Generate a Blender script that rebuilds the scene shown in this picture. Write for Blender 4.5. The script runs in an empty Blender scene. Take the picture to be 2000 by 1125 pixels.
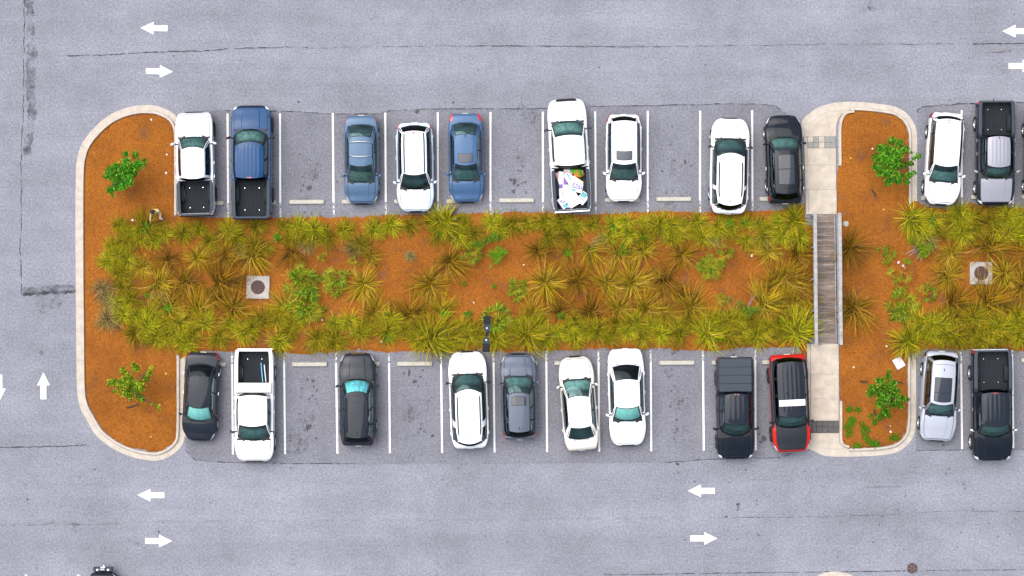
import bpy, math, random
import numpy as np
from mathutils import Vector, Matrix
from mathutils.geometry import delaunay_2d_cdt

random.seed(7)
RNG = np.random.default_rng(11)
R = math.radians
SC = bpy.context.scene
COL = SC.collection

# ------------------------------------------------------------------ camera
S = 37.3            # photograph pixels per metre on the ground
HC = 110.0          # flying height of the camera
cam = bpy.data.cameras.new('camera')
cam.sensor_width = 36.0
cam.lens = 36.0 * HC / (2000.0 / S)
cam.clip_start, cam.clip_end = 1.0, 2000.0
camo = bpy.data.objects.new('camera', cam)
camo.location = (0, 0, HC)
COL.objects.link(camo)
SC.camera = camo

# ------------------------------------------------------------------ sky, sun, exposure
SUN_EL, SUN_AZ = R(66), R(-50)
w = bpy.data.worlds.new('World'); SC.world = w; w.use_nodes = True
nt = w.node_tree; nt.nodes.clear()
out = nt.nodes.new('ShaderNodeOutputWorld'); bg = nt.nodes.new('ShaderNodeBackground')
sky = nt.nodes.new('ShaderNodeTexSky'); sky.sky_type = 'NISHITA'; sky.sun_disc = False
sky.sun_elevation = SUN_EL; sky.sun_rotation = SUN_AZ
sky.air_density = 1.0; sky.dust_density = 4.0; sky.ozone_density = 1.0
hs = nt.nodes.new('ShaderNodeHueSaturation'); hs.inputs['Saturation'].default_value = 0.58
tc = nt.nodes.new('ShaderNodeTexCoord')
nz = nt.nodes.new('ShaderNodeTexNoise'); nz.inputs['Scale'].default_value = 2.6
nz.inputs['Detail'].default_value = 5.0; nz.inputs['Roughness'].default_value = 0.55
rp_ = nt.nodes.new('ShaderNodeMapRange')
rp_.inputs['From Min'].default_value = 0.3; rp_.inputs['From Max'].default_value = 0.7
rp_.inputs['To Min'].default_value = 0.5; rp_.inputs['To Max'].default_value = 1.5
mx = nt.nodes.new('ShaderNodeVectorMath'); mx.operation = 'SCALE'
nt.links.new(tc.outputs['Generated'], nz.inputs['Vector'])
nt.links.new(nz.outputs['Fac'], rp_.inputs['Value'])
nt.links.new(sky.outputs['Color'], hs.inputs['Color'])
nt.links.new(hs.outputs['Color'], mx.inputs[0])
nt.links.new(rp_.outputs['Result'], mx.inputs['Scale'])
nt.links.new(mx.outputs['Vector'], bg.inputs['Color'])
bg.inputs['Strength'].default_value = 0.10
nt.links.new(bg.outputs['Background'], out.inputs['Surface'])

sun = bpy.data.lights.new('sun', 'SUN'); sun.energy = 1.35; sun.angle = R(64); sun.color = (1.0, 0.975, 0.94)
suno = bpy.data.objects.new('sun', sun); COL.objects.link(suno)
dv = Vector((math.sin(SUN_AZ) * math.cos(SUN_EL), math.cos(SUN_AZ) * math.cos(SUN_EL), math.sin(SUN_EL)))
suno.rotation_euler = dv.to_track_quat('Z', 'Y').to_euler()
suno.location = (0, 0, 60)

SC.view_settings.view_transform = 'Standard'; SC.view_settings.look = 'None'
SC.view_settings.gamma = 1.0; SC.view_settings.use_curve_mapping = False
SC.view_settings.exposure = 1.32
SC.cycles.max_bounces = 6; SC.cycles.transparent_max_bounces = 8

# ------------------------------------------------------------------ helpers
def P(px, py, h=0.0):
    """photograph pixel -> world x, y of a point that stands h metres high"""
    k = (HC - h) / HC / S
    return ((px - 1000.0) * k, (562.5 - py) * k)

def link(o, parent=None):
    COL.objects.link(o)
    if parent is not None: o.parent = parent
    return o

def tag(o, label=None, cat=None, group=None, kind=None):
    if label: o['label'] = label
    if cat: o['category'] = cat
    if group: o['group'] = group
    if kind: o['kind'] = kind
    return o

def empty(name, loc=(0, 0, 0), rz=0.0):
    o = bpy.data.objects.new(name, None); o.empty_display_size = 0.3
    o.location = loc; o.rotation_euler = (0, 0, rz)
    return link(o)

def mesh_obj(name, me, parent=None, loc=None, rot=None, scale=None):
    o = bpy.data.objects.new(name, me)
    if loc is not None: o.location = loc
    if rot is not None: o.rotation_euler = rot
    if scale is not None: o.scale = scale
    return link(o, parent)

class MB:
    """collects vertices and faces of one mesh"""
    def __init__(self): self.v = []; self.f = []; self.m = []
    def add(self, vs, fs, mi=0):
        b = len(self.v); self.v.extend([tuple(map(float, p)) for p in vs])
        self.f.extend([tuple(b + i for i in f) for f in fs]); self.m.extend([mi] * len(fs)); return self
    def grid(self, pts, mi=0, flip=False, mask=None):
        n, k = len(pts), len(pts[0])
        fs = []
        for i in range(n - 1):
            for j in range(k - 1):
                if mask is not None and not mask[i][j]: continue
                q = (i * k + j, i * k + j + 1, (i + 1) * k + j + 1, (i + 1) * k + j)
                fs.append(q[::-1] if flip else q)
        return self.add([p for r_ in pts for p in r_], fs, mi)
    def box(self, c, s, rz=0.0, b=0.0, mi=0, top=1.0):
        """box with chamfered upper edges"""
        x, y, z = s[0] / 2, s[1] / 2, s[2] / 2
        rings = [(-z, 1, 0), (z - b, 1, 0)] if b else [(-z, 1, 0), (z, top, 0)]
        if b: rings.append((z, top, b))
        vs = []
        for zz, k, ins in rings:
            for sx, sy in ((-1, -1), (1, -1), (1, 1), (-1, 1)):
                vs.append((sx * (x - ins) * k, sy * (y - ins) * k, zz))
        n = len(rings); fs = [(3, 2, 1, 0)]
        for i in range(n - 1):
            for j in range(4):
                fs.append((i * 4 + j, i * 4 + (j + 1) % 4, i * 4 + 4 + (j + 1) % 4, i * 4 + 4 + j))
        e = (n - 1) * 4; fs.append((e, e + 1, e + 2, e + 3))
        ca, sa = math.cos(rz), math.sin(rz)
        return self.add([(c[0] + p[0] * ca - p[1] * sa, c[1] + p[0] * sa + p[1] * ca, c[2] + p[2]) for p in vs], fs, mi)
    def lathe(self, prof, n=24, axis='z', c=(0, 0, 0), mi=0):
        vs, fs = [], []
        for r_, h in prof:
            for i in range(n):
                a = 2 * math.pi * i / n
                if axis == 'z': p = (r_ * math.cos(a), r_ * math.sin(a), h)
                else: p = (r_ * math.cos(a), h, r_ * math.sin(a))
                vs.append((c[0] + p[0], c[1] + p[1], c[2] + p[2]))
        for k in range(len(prof) - 1):
            for i in range(n):
                j = (i + 1) % n
                q = (k * n + i, k * n + j, k * n + n + j, k * n + n + i)
                fs.append(q if axis == 'z' else q[::-1])
        return self.add(vs, fs, mi)
    def tube(self, pts, rad, n=7, mi=0, cap=True):
        pts = [Vector(p) for p in pts]
        rad = rad if isinstance(rad, (list, tuple)) else [rad] * len(pts)
        vs, fs = [], []
        up = Vector((0.13, 0.27, 1)).normalized()
        for i, p in enumerate(pts):
            t = (pts[min(i + 1, len(pts) - 1)] - pts[max(i - 1, 0)])
            t = t.normalized() if t.length > 1e-9 else Vector((1, 0, 0))
            a = t.cross(up)
            if a.length < 1e-3: a = t.cross(Vector((1, 0, 0)))
            a.normalize(); b = t.cross(a)
            for j in range(n):
                an = 2 * math.pi * j / n
                vs.append(p + (a * math.cos(an) + b * math.sin(an)) * rad[i])
        for i in range(len(pts) - 1):
            for j in range(n):
                k = (j + 1) % n
                fs.append((i * n + j, i * n + n + j, i * n + n + k, i * n + k))
        if cap:
            fs.append(tuple(range(n))); e = (len(pts) - 1) * n
            fs.append(tuple(e + j for j in reversed(range(n))))
        return self.add(vs, fs, mi)
    def prism(self, poly, z0, z1, ins=0.0, mi=0):
        """extruded outline; poly counter-clockwise"""
        n = len(poly)
        a = sum(poly[i][0] * poly[(i + 1) % n][1] - poly[(i + 1) % n][0] * poly[i][1] for i in range(n))
        if a < 0: poly = poly[::-1]
        vs = [(x, y, z0) for x, y in poly] + [(x, y, z1) for x, y in poly]
        fs = [tuple(range(n))[::-1], tuple(range(n, 2 * n))]
        for i in range(n):
            j = (i + 1) % n; fs.append((i, j, n + j, n + i))
        return self.add(vs, fs, mi)
    def mesh(self, name, mats, smooth=False, auto=None):
        me = bpy.data.meshes.new(name)
        me.from_pydata(self.v, [], self.f)
        mats = mats if isinstance(mats, (list, tuple)) else [mats]
        for m in mats: me.materials.append(m)
        if len(mats) > 1: me.polygons.foreach_set('material_index', self.m)
        if smooth:
            me.polygons.foreach_set('use_smooth', [True] * len(me.polygons))
            if auto: me.set_sharp_from_angle(angle=R(auto))
        me.update()
        return me
    def build(self, name, mats, parent=None, smooth=False, auto=None, **k):
        return mesh_obj(name, self.mesh(name, mats, smooth, auto), parent, **k)

def pchip(pts, q):
    x = np.array([p[0] for p in pts], float); y = np.array([p[1] for p in pts], float)
    h = np.diff(x); d = np.diff(y) / h
    m = np.zeros(len(x)); m[0] = d[0]; m[-1] = d[-1]
    for i in range(1, len(x) - 1):
        m[i] = 0 if d[i - 1] * d[i] <= 0 else 2 * d[i - 1] * d[i] / (d[i - 1] + d[i])
    q = np.clip(np.asarray(q, float), x[0], x[-1])
    i = np.clip(np.searchsorted(x, q) - 1, 0, len(x) - 2)
    t = (q - x[i]) / h[i]
    return ((2 * t**3 - 3 * t**2 + 1) * y[i] + (t**3 - 2 * t**2 + t) * h[i] * m[i]
            + (-2 * t**3 + 3 * t**2) * y[i + 1] + (t**3 - t**2) * h[i] * m[i + 1])

def catmull(pts, n=8, closed=False):
    pts = [np.array(p, float) for p in pts]; o = []; N = len(pts)
    for i in range(N if closed else N - 1):
        a = pts[(i - 1) % N] if closed or i > 0 else pts[0]
        b, c = pts[i], pts[(i + 1) % N]
        d = pts[(i + 2) % N] if closed or i + 2 < N else pts[-1]
        for k in range(n):
            t = k / n
            o.append(0.5 * (2 * b + (c - a) * t + (2 * a - 5 * b + 4 * c - d) * t * t + (3 * b - a - 3 * c + d) * t**3))
    if not closed: o.append(pts[-1])
    return np.array(o)

# ------------------------------------------------------------------ materials
def new_mat(name):
    m = bpy.data.materials.new(name); m.use_nodes = True
    return m, m.node_tree, m.node_tree.nodes['Principled BSDF']

def simple(name, col, rough=0.6, metal=0.0, coat=0.0, spec=0.5, var=0.0, vscale=4.0, bump=0.0, bscale=60.0):
    m, t, b = new_mat(name)
    b.inputs['Base Color'].default_value = (*col, 1); b.inputs['Roughness'].default_value = rough
    b.inputs['Metallic'].default_value = metal; b.inputs['Coat Weight'].default_value = coat
    b.inputs['Coat Roughness'].default_value = 0.04; b.inputs['Specular IOR Level'].default_value = spec
    if var or bump:
        c = t.nodes.new('ShaderNodeTexCoord')
    if var:
        n = t.nodes.new('ShaderNodeTexNoise'); n.inputs['Scale'].default_value = vscale
        n.inputs['Detail'].default_value = 6; n.inputs['Roughness'].default_value = 0.65
        t.links.new(c.outputs['Object'], n.inputs['Vector'])
        r_ = t.nodes.new('ShaderNodeMapRange'); r_.inputs['From Min'].default_value = 0.25; r_.inputs['From Max'].default_value = 0.75
        r_.inputs['To Min'].default_value = 1 - var; r_.inputs['To Max'].default_value = 1 + var
        t.links.new(n.outputs['Fac'], r_.inputs['Value'])
        v = t.nodes.new('ShaderNodeVectorMath'); v.operation = 'SCALE'; v.inputs[0].default_value = col
        t.links.new(r_.outputs['Result'], v.inputs['Scale']); t.links.new(v.outputs['Vector'], b.inputs['Base Color'])
    if bump:
        n2 = t.nodes.new('ShaderNodeTexNoise'); n2.inputs['Scale'].default_value = bscale; n2.inputs['Detail'].default_value = 4
        t.links.new(c.outputs['Object'], n2.inputs['Vector'])
        bp = t.nodes.new('ShaderNodeBump'); bp.inputs['Strength'].default_value = bump; bp.inputs['Distance'].default_value = 0.02
        t.links.new(n2.outputs['Fac'], bp.inputs['Height']); t.links.new(bp.outputs['Normal'], b.inputs['Normal'])
    return m

def ramp(t, fac, stops):
    r_ = t.nodes.new('ShaderNodeValToRGB'); e = r_.color_ramp.elements
    while len(e) < len(stops): e.new(0.5)
    for k, (p, c) in zip(e, stops): k.position = p; k.color = (*c, 1)
    t.links.new(fac, r_.inputs['Fac']); return r_.outputs['Color']

def noise(t, vec, scale, detail=4, rough=0.6, dist=0.0):
    n = t.nodes.new('ShaderNodeTexNoise'); n.inputs['Scale'].default_value = scale; n.inputs['Detail'].default_value = detail
    n.inputs['Roughness'].default_value = rough; n.inputs['Distortion'].default_value = dist
    t.links.new(vec, n.inputs['Vector']); return n.outputs['Fac']

def mixc(t, a, b, fac, mode='MIX'):
    m = t.nodes.new('ShaderNodeMix'); m.data_type = 'RGBA'; m.blend_type = mode
    for sock, v in ((m.inputs[6], a), (m.inputs[7], b)):
        if isinstance(v, tuple): sock.default_value = (*v, 1)
        else: t.links.new(v, sock)
    if isinstance(fac, float): m.inputs[0].default_value = fac
    else: t.links.new(fac, m.inputs[0])
    return m.outputs[2]

def mapr(t, v, a, b, c=0.0, d=1.0):
    r_ = t.nodes.new('ShaderNodeMapRange')
    for k, x in zip(('From Min', 'From Max', 'To Min', 'To Max'), (a, b, c, d)): r_.inputs[k].default_value = x
    t.links.new(v, r_.inputs['Value']); return r_.outputs['Result']

def asphalt_mat(name, base, seed=0.0, streak=(0.035, 0.55, 1)):
    m, t, b = new_mat(name)
    c = t.nodes.new('ShaderNodeTexCoord'); v = c.outputs['Object']
    mp = t.nodes.new('ShaderNodeMapping'); mp.inputs['Location'].default_value = (seed, seed * 1.7, 0)
    t.links.new(v, mp.inputs['Vector']); v = mp.outputs['Vector']
    k = lambda f: tuple(x * f for x in base)
    fine = ramp(t, noise(t, v, 26.0, 3, 0.75), [(0.28, k(0.4)), (0.5, k(1.0)), (0.72, k(1.75))])
    grit = mapr(t, noise(t, v, 9.0, 2, 0.7), 0.3, 0.7, 0.78, 1.22)
    big = mapr(t, noise(t, v, 0.22, 6, 0.62), 0.3, 0.7, 0.86, 1.14)
    mid = mapr(t, noise(t, v, 1.3, 5, 0.65), 0.3, 0.7, 0.93, 1.07)
    st = t.nodes.new('ShaderNodeMapping'); st.inputs['Scale'].default_value = streak; t.links.new(v, st.inputs['Vector'])
    stv = mapr(t, noise(t, st.outputs['Vector'], 1.0, 4, 0.6), 0.3, 0.7, 0.90, 1.10)
    m0 = t.nodes.new('ShaderNodeMath'); m0.operation = 'MULTIPLY'; t.links.new(big, m0.inputs[0]); t.links.new(stv, m0.inputs[1]); big = m0.outputs[0]
    mu = t.nodes.new('ShaderNodeMath'); mu.operation = 'MULTIPLY'; t.links.new(grit, mu.inputs[0]); t.links.new(big, mu.inputs[1])
    mu2 = t.nodes.new('ShaderNodeMath'); mu2.operation = 'MULTIPLY'; t.links.new(mu.outputs[0], mu2.inputs[0]); t.links.new(mid, mu2.inputs[1])
    sc = t.nodes.new('ShaderNodeVectorMath'); sc.operation = 'SCALE'; t.links.new(fine, sc.inputs[0]); t.links.new(mu2.outputs[0], sc.inputs['Scale'])
    # sparse tar pick-outs
    vo = t.nodes.new('ShaderNodeTexVoronoi'); vo.inputs['Scale'].default_value = 1.1; t.links.new(v, vo.inputs['Vector'])
    gate = mapr(t, noise(t, v, 0.35, 2, 0.5), 0.5, 0.62, 0.0, 0.9)
    dot = mapr(t, vo.outputs['Distance'], 0.045, 0.075, 1.0, 0.0)
    mu3 = t.nodes.new('ShaderNodeMath'); mu3.operation = 'MULTIPLY'; t.links.new(gate, mu3.inputs[0]); t.links.new(dot, mu3.inputs[1])
    col = mixc(t, sc.outputs['Vector'], k(0.3), mu3.outputs[0])
    t.links.new(col, b.inputs['Base Color']); b.inputs['Roughness'].default_value = 0.92; b.inputs['Specular IOR Level'].default_value = 0.25
    bp = t.nodes.new('ShaderNodeBump'); bp.inputs['Strength'].default_value = 0.5; bp.inputs['Distance'].default_value = 0.01
    t.links.new(noise(t, v, 40.0, 2, 0.6), bp.inputs['Height']); t.links.new(bp.outputs['Normal'], b.inputs['Normal'])
    return m

def decal_mat(name, col, lo, hi, scale=4.0, rough=0.9, stretch=(1, 1, 1), strength=1.0):
    """worn paint, cracks, stains: colour with broken coverage"""
    m, t, b = new_mat(name)
    c = t.nodes.new('ShaderNodeTexCoord')
    mp = t.nodes.new('ShaderNodeMapping'); mp.inputs['Scale'].default_value = stretch
    t.links.new(c.outputs['Object'], mp.inputs['Vector'])
    a = mapr(t, noise(t, mp.outputs['Vector'], scale, 5, 0.7), lo, hi, 0.0, strength)
    b.inputs['Base Color'].default_value = (*col, 1); b.inputs['Roughness'].default_value = rough
    t.links.new(a, b.inputs['Alpha'])
    return m

def mulch_mat():
    m, t, b = new_mat('pine straw mulch')
    c = t.nodes.new('ShaderNodeTexCoord'); v = c.outputs['Object']
    f = ramp(t, noise(t, v, 17.0, 5, 0.72, 1.4), [(0.27, (0.045, 0.014, 0.003)), (0.43, (0.195, 0.064, 0.009)), (0.58, (0.32, 0.113, 0.016)), (0.75, (0.46, 0.21, 0.055))])
    g = mixc(t, f, (0.15, 0.085, 0.06), mapr(t, noise(t, v, 0.9, 5, 0.7), 0.58, 0.74, 0.0, 0.75))
    g = mixc(t, g, (0.1, 0.032, 0.008), mapr(t, noise(t, v, 0.45, 5, 0.65), 0.45, 0.7, 0.0, 0.5))
    t.links.new(g, b.inputs['Base Color']); b.inputs['Roughness'].default_value = 0.95; b.inputs['Specular IOR Level'].default_value = 0.1
    bp = t.nodes.new('ShaderNodeBump'); bp.inputs['Strength'].default_value = 0.9; bp.inputs['Distance'].default_value = 0.03
    t.links.new(noise(t, v, 14.0, 5, 0.7, 1.0), bp.inputs['Height']); t.links.new(bp.outputs['Normal'], b.inputs['Normal'])
    return m

def attr_mat(name, rough=0.7, trans=0.25, jitter=0.18):
    """leaf material: colour comes from each blade's own colour attribute, shifted a little per plant"""
    m, t, b = new_mat(name)
    a = t.nodes.new('ShaderNodeAttribute'); a.attribute_name = 'col'
    oi = t.nodes.new('ShaderNodeObjectInfo')
    h = t.nodes.new('ShaderNodeHueSaturation')
    t.links.new(mapr(t, oi.outputs['Random'], 0, 1, 0.5 - 0.018, 0.5 + 0.018), h.inputs['Hue'])
    t.links.new(mapr(t, oi.outputs['Random'], 0, 1, 1 - jitter, 1 + jitter), h.inputs['Value'])
    t.links.new(a.outputs['Color'], h.inputs['Color']); t.links.new(h.outputs['Color'], b.inputs['Base Color'])
    b.inputs['Roughness'].default_value = rough; b.inputs['Specular IOR Level'].default_value = 0.08
    tr = t.nodes.new('ShaderNodeBsdfTranslucent'); t.links.new(h.outputs['Color'], tr.inputs['Color'])
    ms = t.nodes.new('ShaderNodeMixShader'); ms.inputs[0].default_value = trans
    o = t.nodes['Material Output']
    t.links.new(b.outputs[0], ms.inputs[1]); t.links.new(tr.outputs[0], ms.inputs[2]); t.links.new(ms.outputs[0], o.inputs['Surface'])
    return m

def glass_mat(name, tint, refl=(0.75, 1.0, 0.98)):
    m = bpy.data.materials.new(name); m.use_nodes = True; t = m.node_tree; t.nodes.clear()
    o = t.nodes.new('ShaderNodeOutputMaterial'); fr = t.nodes.new('ShaderNodeFresnel'); fr.inputs['IOR'].default_value = 1.62
    tr = t.nodes.new('ShaderNodeBsdfTransparent'); tr.inputs['Color'].default_value = (*tint, 1)
    gl = t.nodes.new('ShaderNodeBsdfGlossy'); gl.inputs['Roughness'].default_value = 0.015; gl.inputs['Color'].default_value = (*refl, 1)
    ms = t.nodes.new('ShaderNodeMixShader')
    t.links.new(fr.outputs[0], ms.inputs[0]); t.links.new(tr.outputs[0], ms.inputs[1]); t.links.new(gl.outputs[0], ms.inputs[2])
    t.links.new(ms.outputs[0], o.inputs['Surface'])
    return m

def paint(name, col, metal=0.0, rough=0.42):
    m = simple(name, col, rough, metal, coat=1.0)
    n_ = m.node_tree.nodes['Principled BSDF']; n_.inputs['Coat Roughness'].default_value = 0.03; n_.inputs['Coat IOR'].default_value = 1.26; n_.inputs['Specular IOR Level'].default_value = 0.05
    return m

M = {}
M['asphalt'] = asphalt_mat('weathered asphalt', (0.182, 0.185, 0.217))
M['stall_asphalt'] = asphalt_mat('stall asphalt', (0.148, 0.149, 0.172), 31.0, (0.5, 0.08, 1))
M['white_paint'] = decal_mat('road paint', (0.66, 0.65, 0.64), 0.25, 0.42, 11.0, 0.6)
M['worn_paint'] = decal_mat('worn road paint', (0.66, 0.65, 0.63), 0.45, 0.56, 14.0)
M['crack'] = decal_mat('asphalt crack', (0.03, 0.03, 0.036), 0.4, 0.56, 2.2)
M['crack_soft'] = decal_mat('asphalt seam', (0.06, 0.06, 0.07), 0.42, 0.7, 1.6, strength=0.75)
M['seam_pale'] = decal_mat('pale asphalt seam', (0.26, 0.26, 0.28), 0.45, 0.75, 1.2, strength=0.6)
M['stain'] = decal_mat('oil stain', (0.025, 0.025, 0.03), 0.44, 0.62, 7.0, 0.5)
M['stain_soft'] = decal_mat('old stain', (0.06, 0.06, 0.07), 0.46, 0.8, 4.0, 0.7, strength=0.7)
M['dust'] = decal_mat('sand dust', (0.30, 0.27, 0.25), 0.45, 0.8, 3.0, strength=0.55)
M['concrete'] = simple('pale concrete', (0.395, 0.342, 0.280), 0.9, var=0.24, vscale=2.2, bump=0.2)
M['concrete_curb'] = simple('kerb concrete', (0.395, 0.350, 0.298), 0.9, var=0.2, vscale=3.0, bump=0.25)
M['concrete_stop'] = simple('wheel stop concrete', (0.37, 0.355, 0.30), 0.9, var=0.15, vscale=5.0, bump=0.25)
M['concrete_slab'] = simple('manhole slab concrete', (0.33, 0.31, 0.29), 0.9, var=0.18, vscale=3.0, bump=0.3)
M['tile_light'] = simple('tactile tile grey', (0.22, 0.22, 0.205), 0.85, var=0.2, vscale=8)
M['tile_dark'] = simple('tactile tile charcoal', (0.075, 0.07, 0.068), 0.85, var=0.3, vscale=9)
M['mulch'] = mulch_mat()
M['blade'] = attr_mat('grass blades', 0.8, 0.04, 0.3); M['leaf'] = attr_mat('broad leaves', 0.45, 0.25, 0.15)
M['frond'] = attr_mat('palmetto fronds', 0.5, 0.1, 0.14)
M['chip'] = attr_mat('straw chips', 0.9, 0.0, 0.0)
M['bark'] = simple('bark', (0.09, 0.065, 0.045), 0.9, var=0.3, vscale=12)
M['stake'] = simple('stake', (0.018, 0.018, 0.02), 0.7)
M['iron'] = simple('rusty iron', (0.055, 0.022, 0.022), 0.7, var=0.3, vscale=10)
M['steel_cover'] = simple('worn steel', (0.13, 0.12, 0.13), 0.5, 0.4, var=0.35, vscale=9)
M['wood'] = None
M['black'] = simple('black plastic', (0.012, 0.013, 0.016), 0.5, spec=0.25)
M['trim'] = simple('dark interior trim', (0.02, 0.022, 0.025), 0.7)
M['slate'] = simple('slate plastic', (0.032, 0.042, 0.055), 0.6, spec=0.25)
M['liner'] = simple('bed liner', (0.016, 0.019, 0.024), 0.8, spec=0.2, var=0.25, vscale=6)
M['seat_grey'] = simple('seat cloth', (0.10, 0.11, 0.115), 0.8); M['seat_tan'] = simple('seat leather', (0.2, 0.17, 0.13), 0.6)
M['seat_black'] = simple('black seat', (0.03, 0.032, 0.035), 0.6)
M['tyre'] = simple('tyre rubber', (0.012, 0.012, 0.013), 0.85)
M['rim'] = simple('alloy', (0.45, 0.45, 0.47), 0.35, 0.8); M['rim_dark'] = simple('dark alloy', (0.03, 0.03, 0.035), 0.35, 0.5)
M['chrome'] = simple('chrome', (0.75, 0.76, 0.78), 0.12, 1.0)
M['lamp'] = simple('lamp lens', (0.62, 0.63, 0.65), 0.15, 0.2, coat=1.0); M['lamp_smoke'] = simple('smoked lens', (0.16, 0.17, 0.18), 0.15, 0.2, coat=1.0)
M['amber'] = simple('amber lens', (0.6, 0.2, 0.03), 0.2, coat=1.0)
M['red_lens'] = simple('red lens', (0.42, 0.006, 0.012), 0.2, coat=1.0)
M['plate'] = simple('number plate', (0.62, 0.64, 0.6), 0.5)
M['glass'] = glass_mat('windscreen glass', (0.58, 0.86, 0.83), (0.62, 1.0, 1.0))
M['glass_dark'] = glass_mat('privacy glass', (0.04, 0.045, 0.05), (0.22, 0.27, 0.30))
M['glass_roof'] = glass_mat('roof glass', (0.10, 0.11, 0.13), (0.95, 0.95, 1.0))
M['glass_side'] = glass_mat('side glass', (0.10, 0.13, 0.13), (0.22, 0.28, 0.30))

def wood_mat():
    m, t, b = new_mat('weathered timber')
    c = t.nodes.new('ShaderNodeTexCoord'); oi = t.nodes.new('ShaderNodeObjectInfo')
    mp = t.nodes.new('ShaderNodeMapping'); mp.inputs['Scale'].default_value = (1.6, 26, 26)
    ad = t.nodes.new('ShaderNodeVectorMath'); ad.operation = 'ADD'
    t.links.new(c.outputs['Object'], mp.inputs['Vector']); t.links.new(mp.outputs['Vector'], ad.inputs[0])
    cb = t.nodes.new('ShaderNodeCombineXYZ'); t.links.new(mapr(t, oi.outputs['Random'], 0, 1, 0, 90), cb.inputs[0]); t.links.new(cb.outputs[0], ad.inputs[1])
    gr = ramp(t, noise(t, ad.outputs[0], 1.0, 6, 0.7), [(0.25, (0.055, 0.04, 0.033)), (0.5, (0.155, 0.12, 0.10)), (0.78, (0.30, 0.27, 0.25))])
    h = t.nodes.new('ShaderNodeHueSaturation'); t.links.new(mapr(t, oi.outputs['Random'], 0, 1, 0.7, 1.4), h.inputs['Value'])
    t.links.new(gr, h.inputs['Color']); t.links.new(h.outputs['Color'], b.inputs['Base Color']); b.inputs['Roughness'].default_value = 0.9
    return m
M['wood'] = wood_mat()
M['rail_wood'] = simple('silvered timber', (0.27, 0.265, 0.27), 0.9, var=0.4, vscale=3.5, bump=0.3)

# ------------------------------------------------------------------ ground
def quad_sheet(xs, ys, holes, z):
    b = MB(); nx, ny = len(xs), len(ys)
    vs = [(x, y, z) for y in ys for x in xs]; fs = []
    for j in range(ny - 1):
        for i in range(nx - 1):
            cx, cy = (xs[i] + xs[i + 1]) / 2, (ys[j] + ys[j + 1]) / 2
            if any(a < cx < c and d < cy < e for a, d, c, e in holes): continue
            fs.append((j * nx + i, j * nx + i + 1, (j + 1) * nx + i + 1, (j + 1) * nx + i))
    return b.add(vs, fs)

hx0, hy1 = P(222, 449); hx1, hy0 = P(2260, 660)
asphalt = quad_sheet([-450, hx0, hx1, 450], [-450, hy0, hy1, 450], [(hx0, hy0, hx1, hy1)], 0.0).build('asphalt', M['asphalt'])
tag(asphalt, 'grey weathered asphalt of the car park lanes', kind='structure')

def sheet_poly(name, pix, z, mat, parent=asphalt):
    b = MB(); pts = [P(*p) for p in pix]
    a = sum(pts[i][0] * pts[(i + 1) % len(pts)][1] - pts[(i + 1) % len(pts)][0] * pts[i][1] for i in range(len(pts)))
    if a < 0: pts = pts[::-1]
    b.add([(x, y, z) for x, y in pts], [tuple(range(len(pts)))])
    return b.build(name, mat, parent)

# darker stall paving along the planting (laid in later than the lanes)
SEAM_T = [(356, 228), (420, 216), (547, 217), (650, 222), (735, 222), (770, 216), (860, 213), (1060, 212), (1160, 208), (1290, 206), (1420, 203), (1500, 205), (1525, 214), (1566, 244)]
SEAM_B = [(362, 872), (375, 893), (390, 899), (480, 904), (700, 906), (1000, 905), (1300, 903), (1395, 897), (1480, 895), (1525, 893), (1548, 885), (1574, 872)]
sheet_poly('stall_paving', SEAM_T + [(1566, 440), (356, 440)], 0.004, M['stall_asphalt'])
sheet_poly('stall_paving', SEAM_B + [(1574, 668), (362, 668)], 0.004, M['stall_asphalt'])
SEAM_TR = [(1791, 222), (1800, 211), (1850, 205), (2000, 200), (2250, 198)]
SEAM_BR = [(1789, 880), (1900, 879), (2250, 879)]
sheet_poly('stall_paving', SEAM_TR + [(2250, 440), (1791, 440)], 0.004, M['stall_asphalt'])
sheet_poly('stall_paving', SEAM_BR + [(2250, 668), (1789, 668)], 0.004, M['stall_asphalt'])

def strip(name, pix, wid, mat, z=0.009, jit=0.0, seed=1, parent=asphalt):
    rr = random.Random(seed)
    pts = catmull([P(*p) for p in pix], 10)
    if jit: pts = pts + np.array([[rr.gauss(0, jit), rr.gauss(0, jit)] for _ in pts])
    b = MB(); L_, R_ = [], []
    for i in range(len(pts)):
        t = pts[min(i + 1, len(pts) - 1)] - pts[max(i - 1, 0)]; t /= np.linalg.norm(t) + 1e-9
        n = np.array([-t[1], t[0]]); ww = wid / 2 * (rr.uniform(0.5, 1.4) if jit else 1)
        L_.append((*(pts[i] + n * ww), z)); R_.append((*(pts[i] - n * ww), z))
    b.grid([R_, L_], flip=True)
    b.f = [f[::-1] for f in b.f] if sum(1 for _ in [0]) and b.v and (np.cross(np.array(b.v[b.f[0][1]]) - np.array(b.v[b.f[0][0]]), np.array(b.v[b.f[0][2]]) - np.array(b.v[b.f[0][1]]))[2] < 0) else b.f
    return b.build(name, mat, parent)

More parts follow.
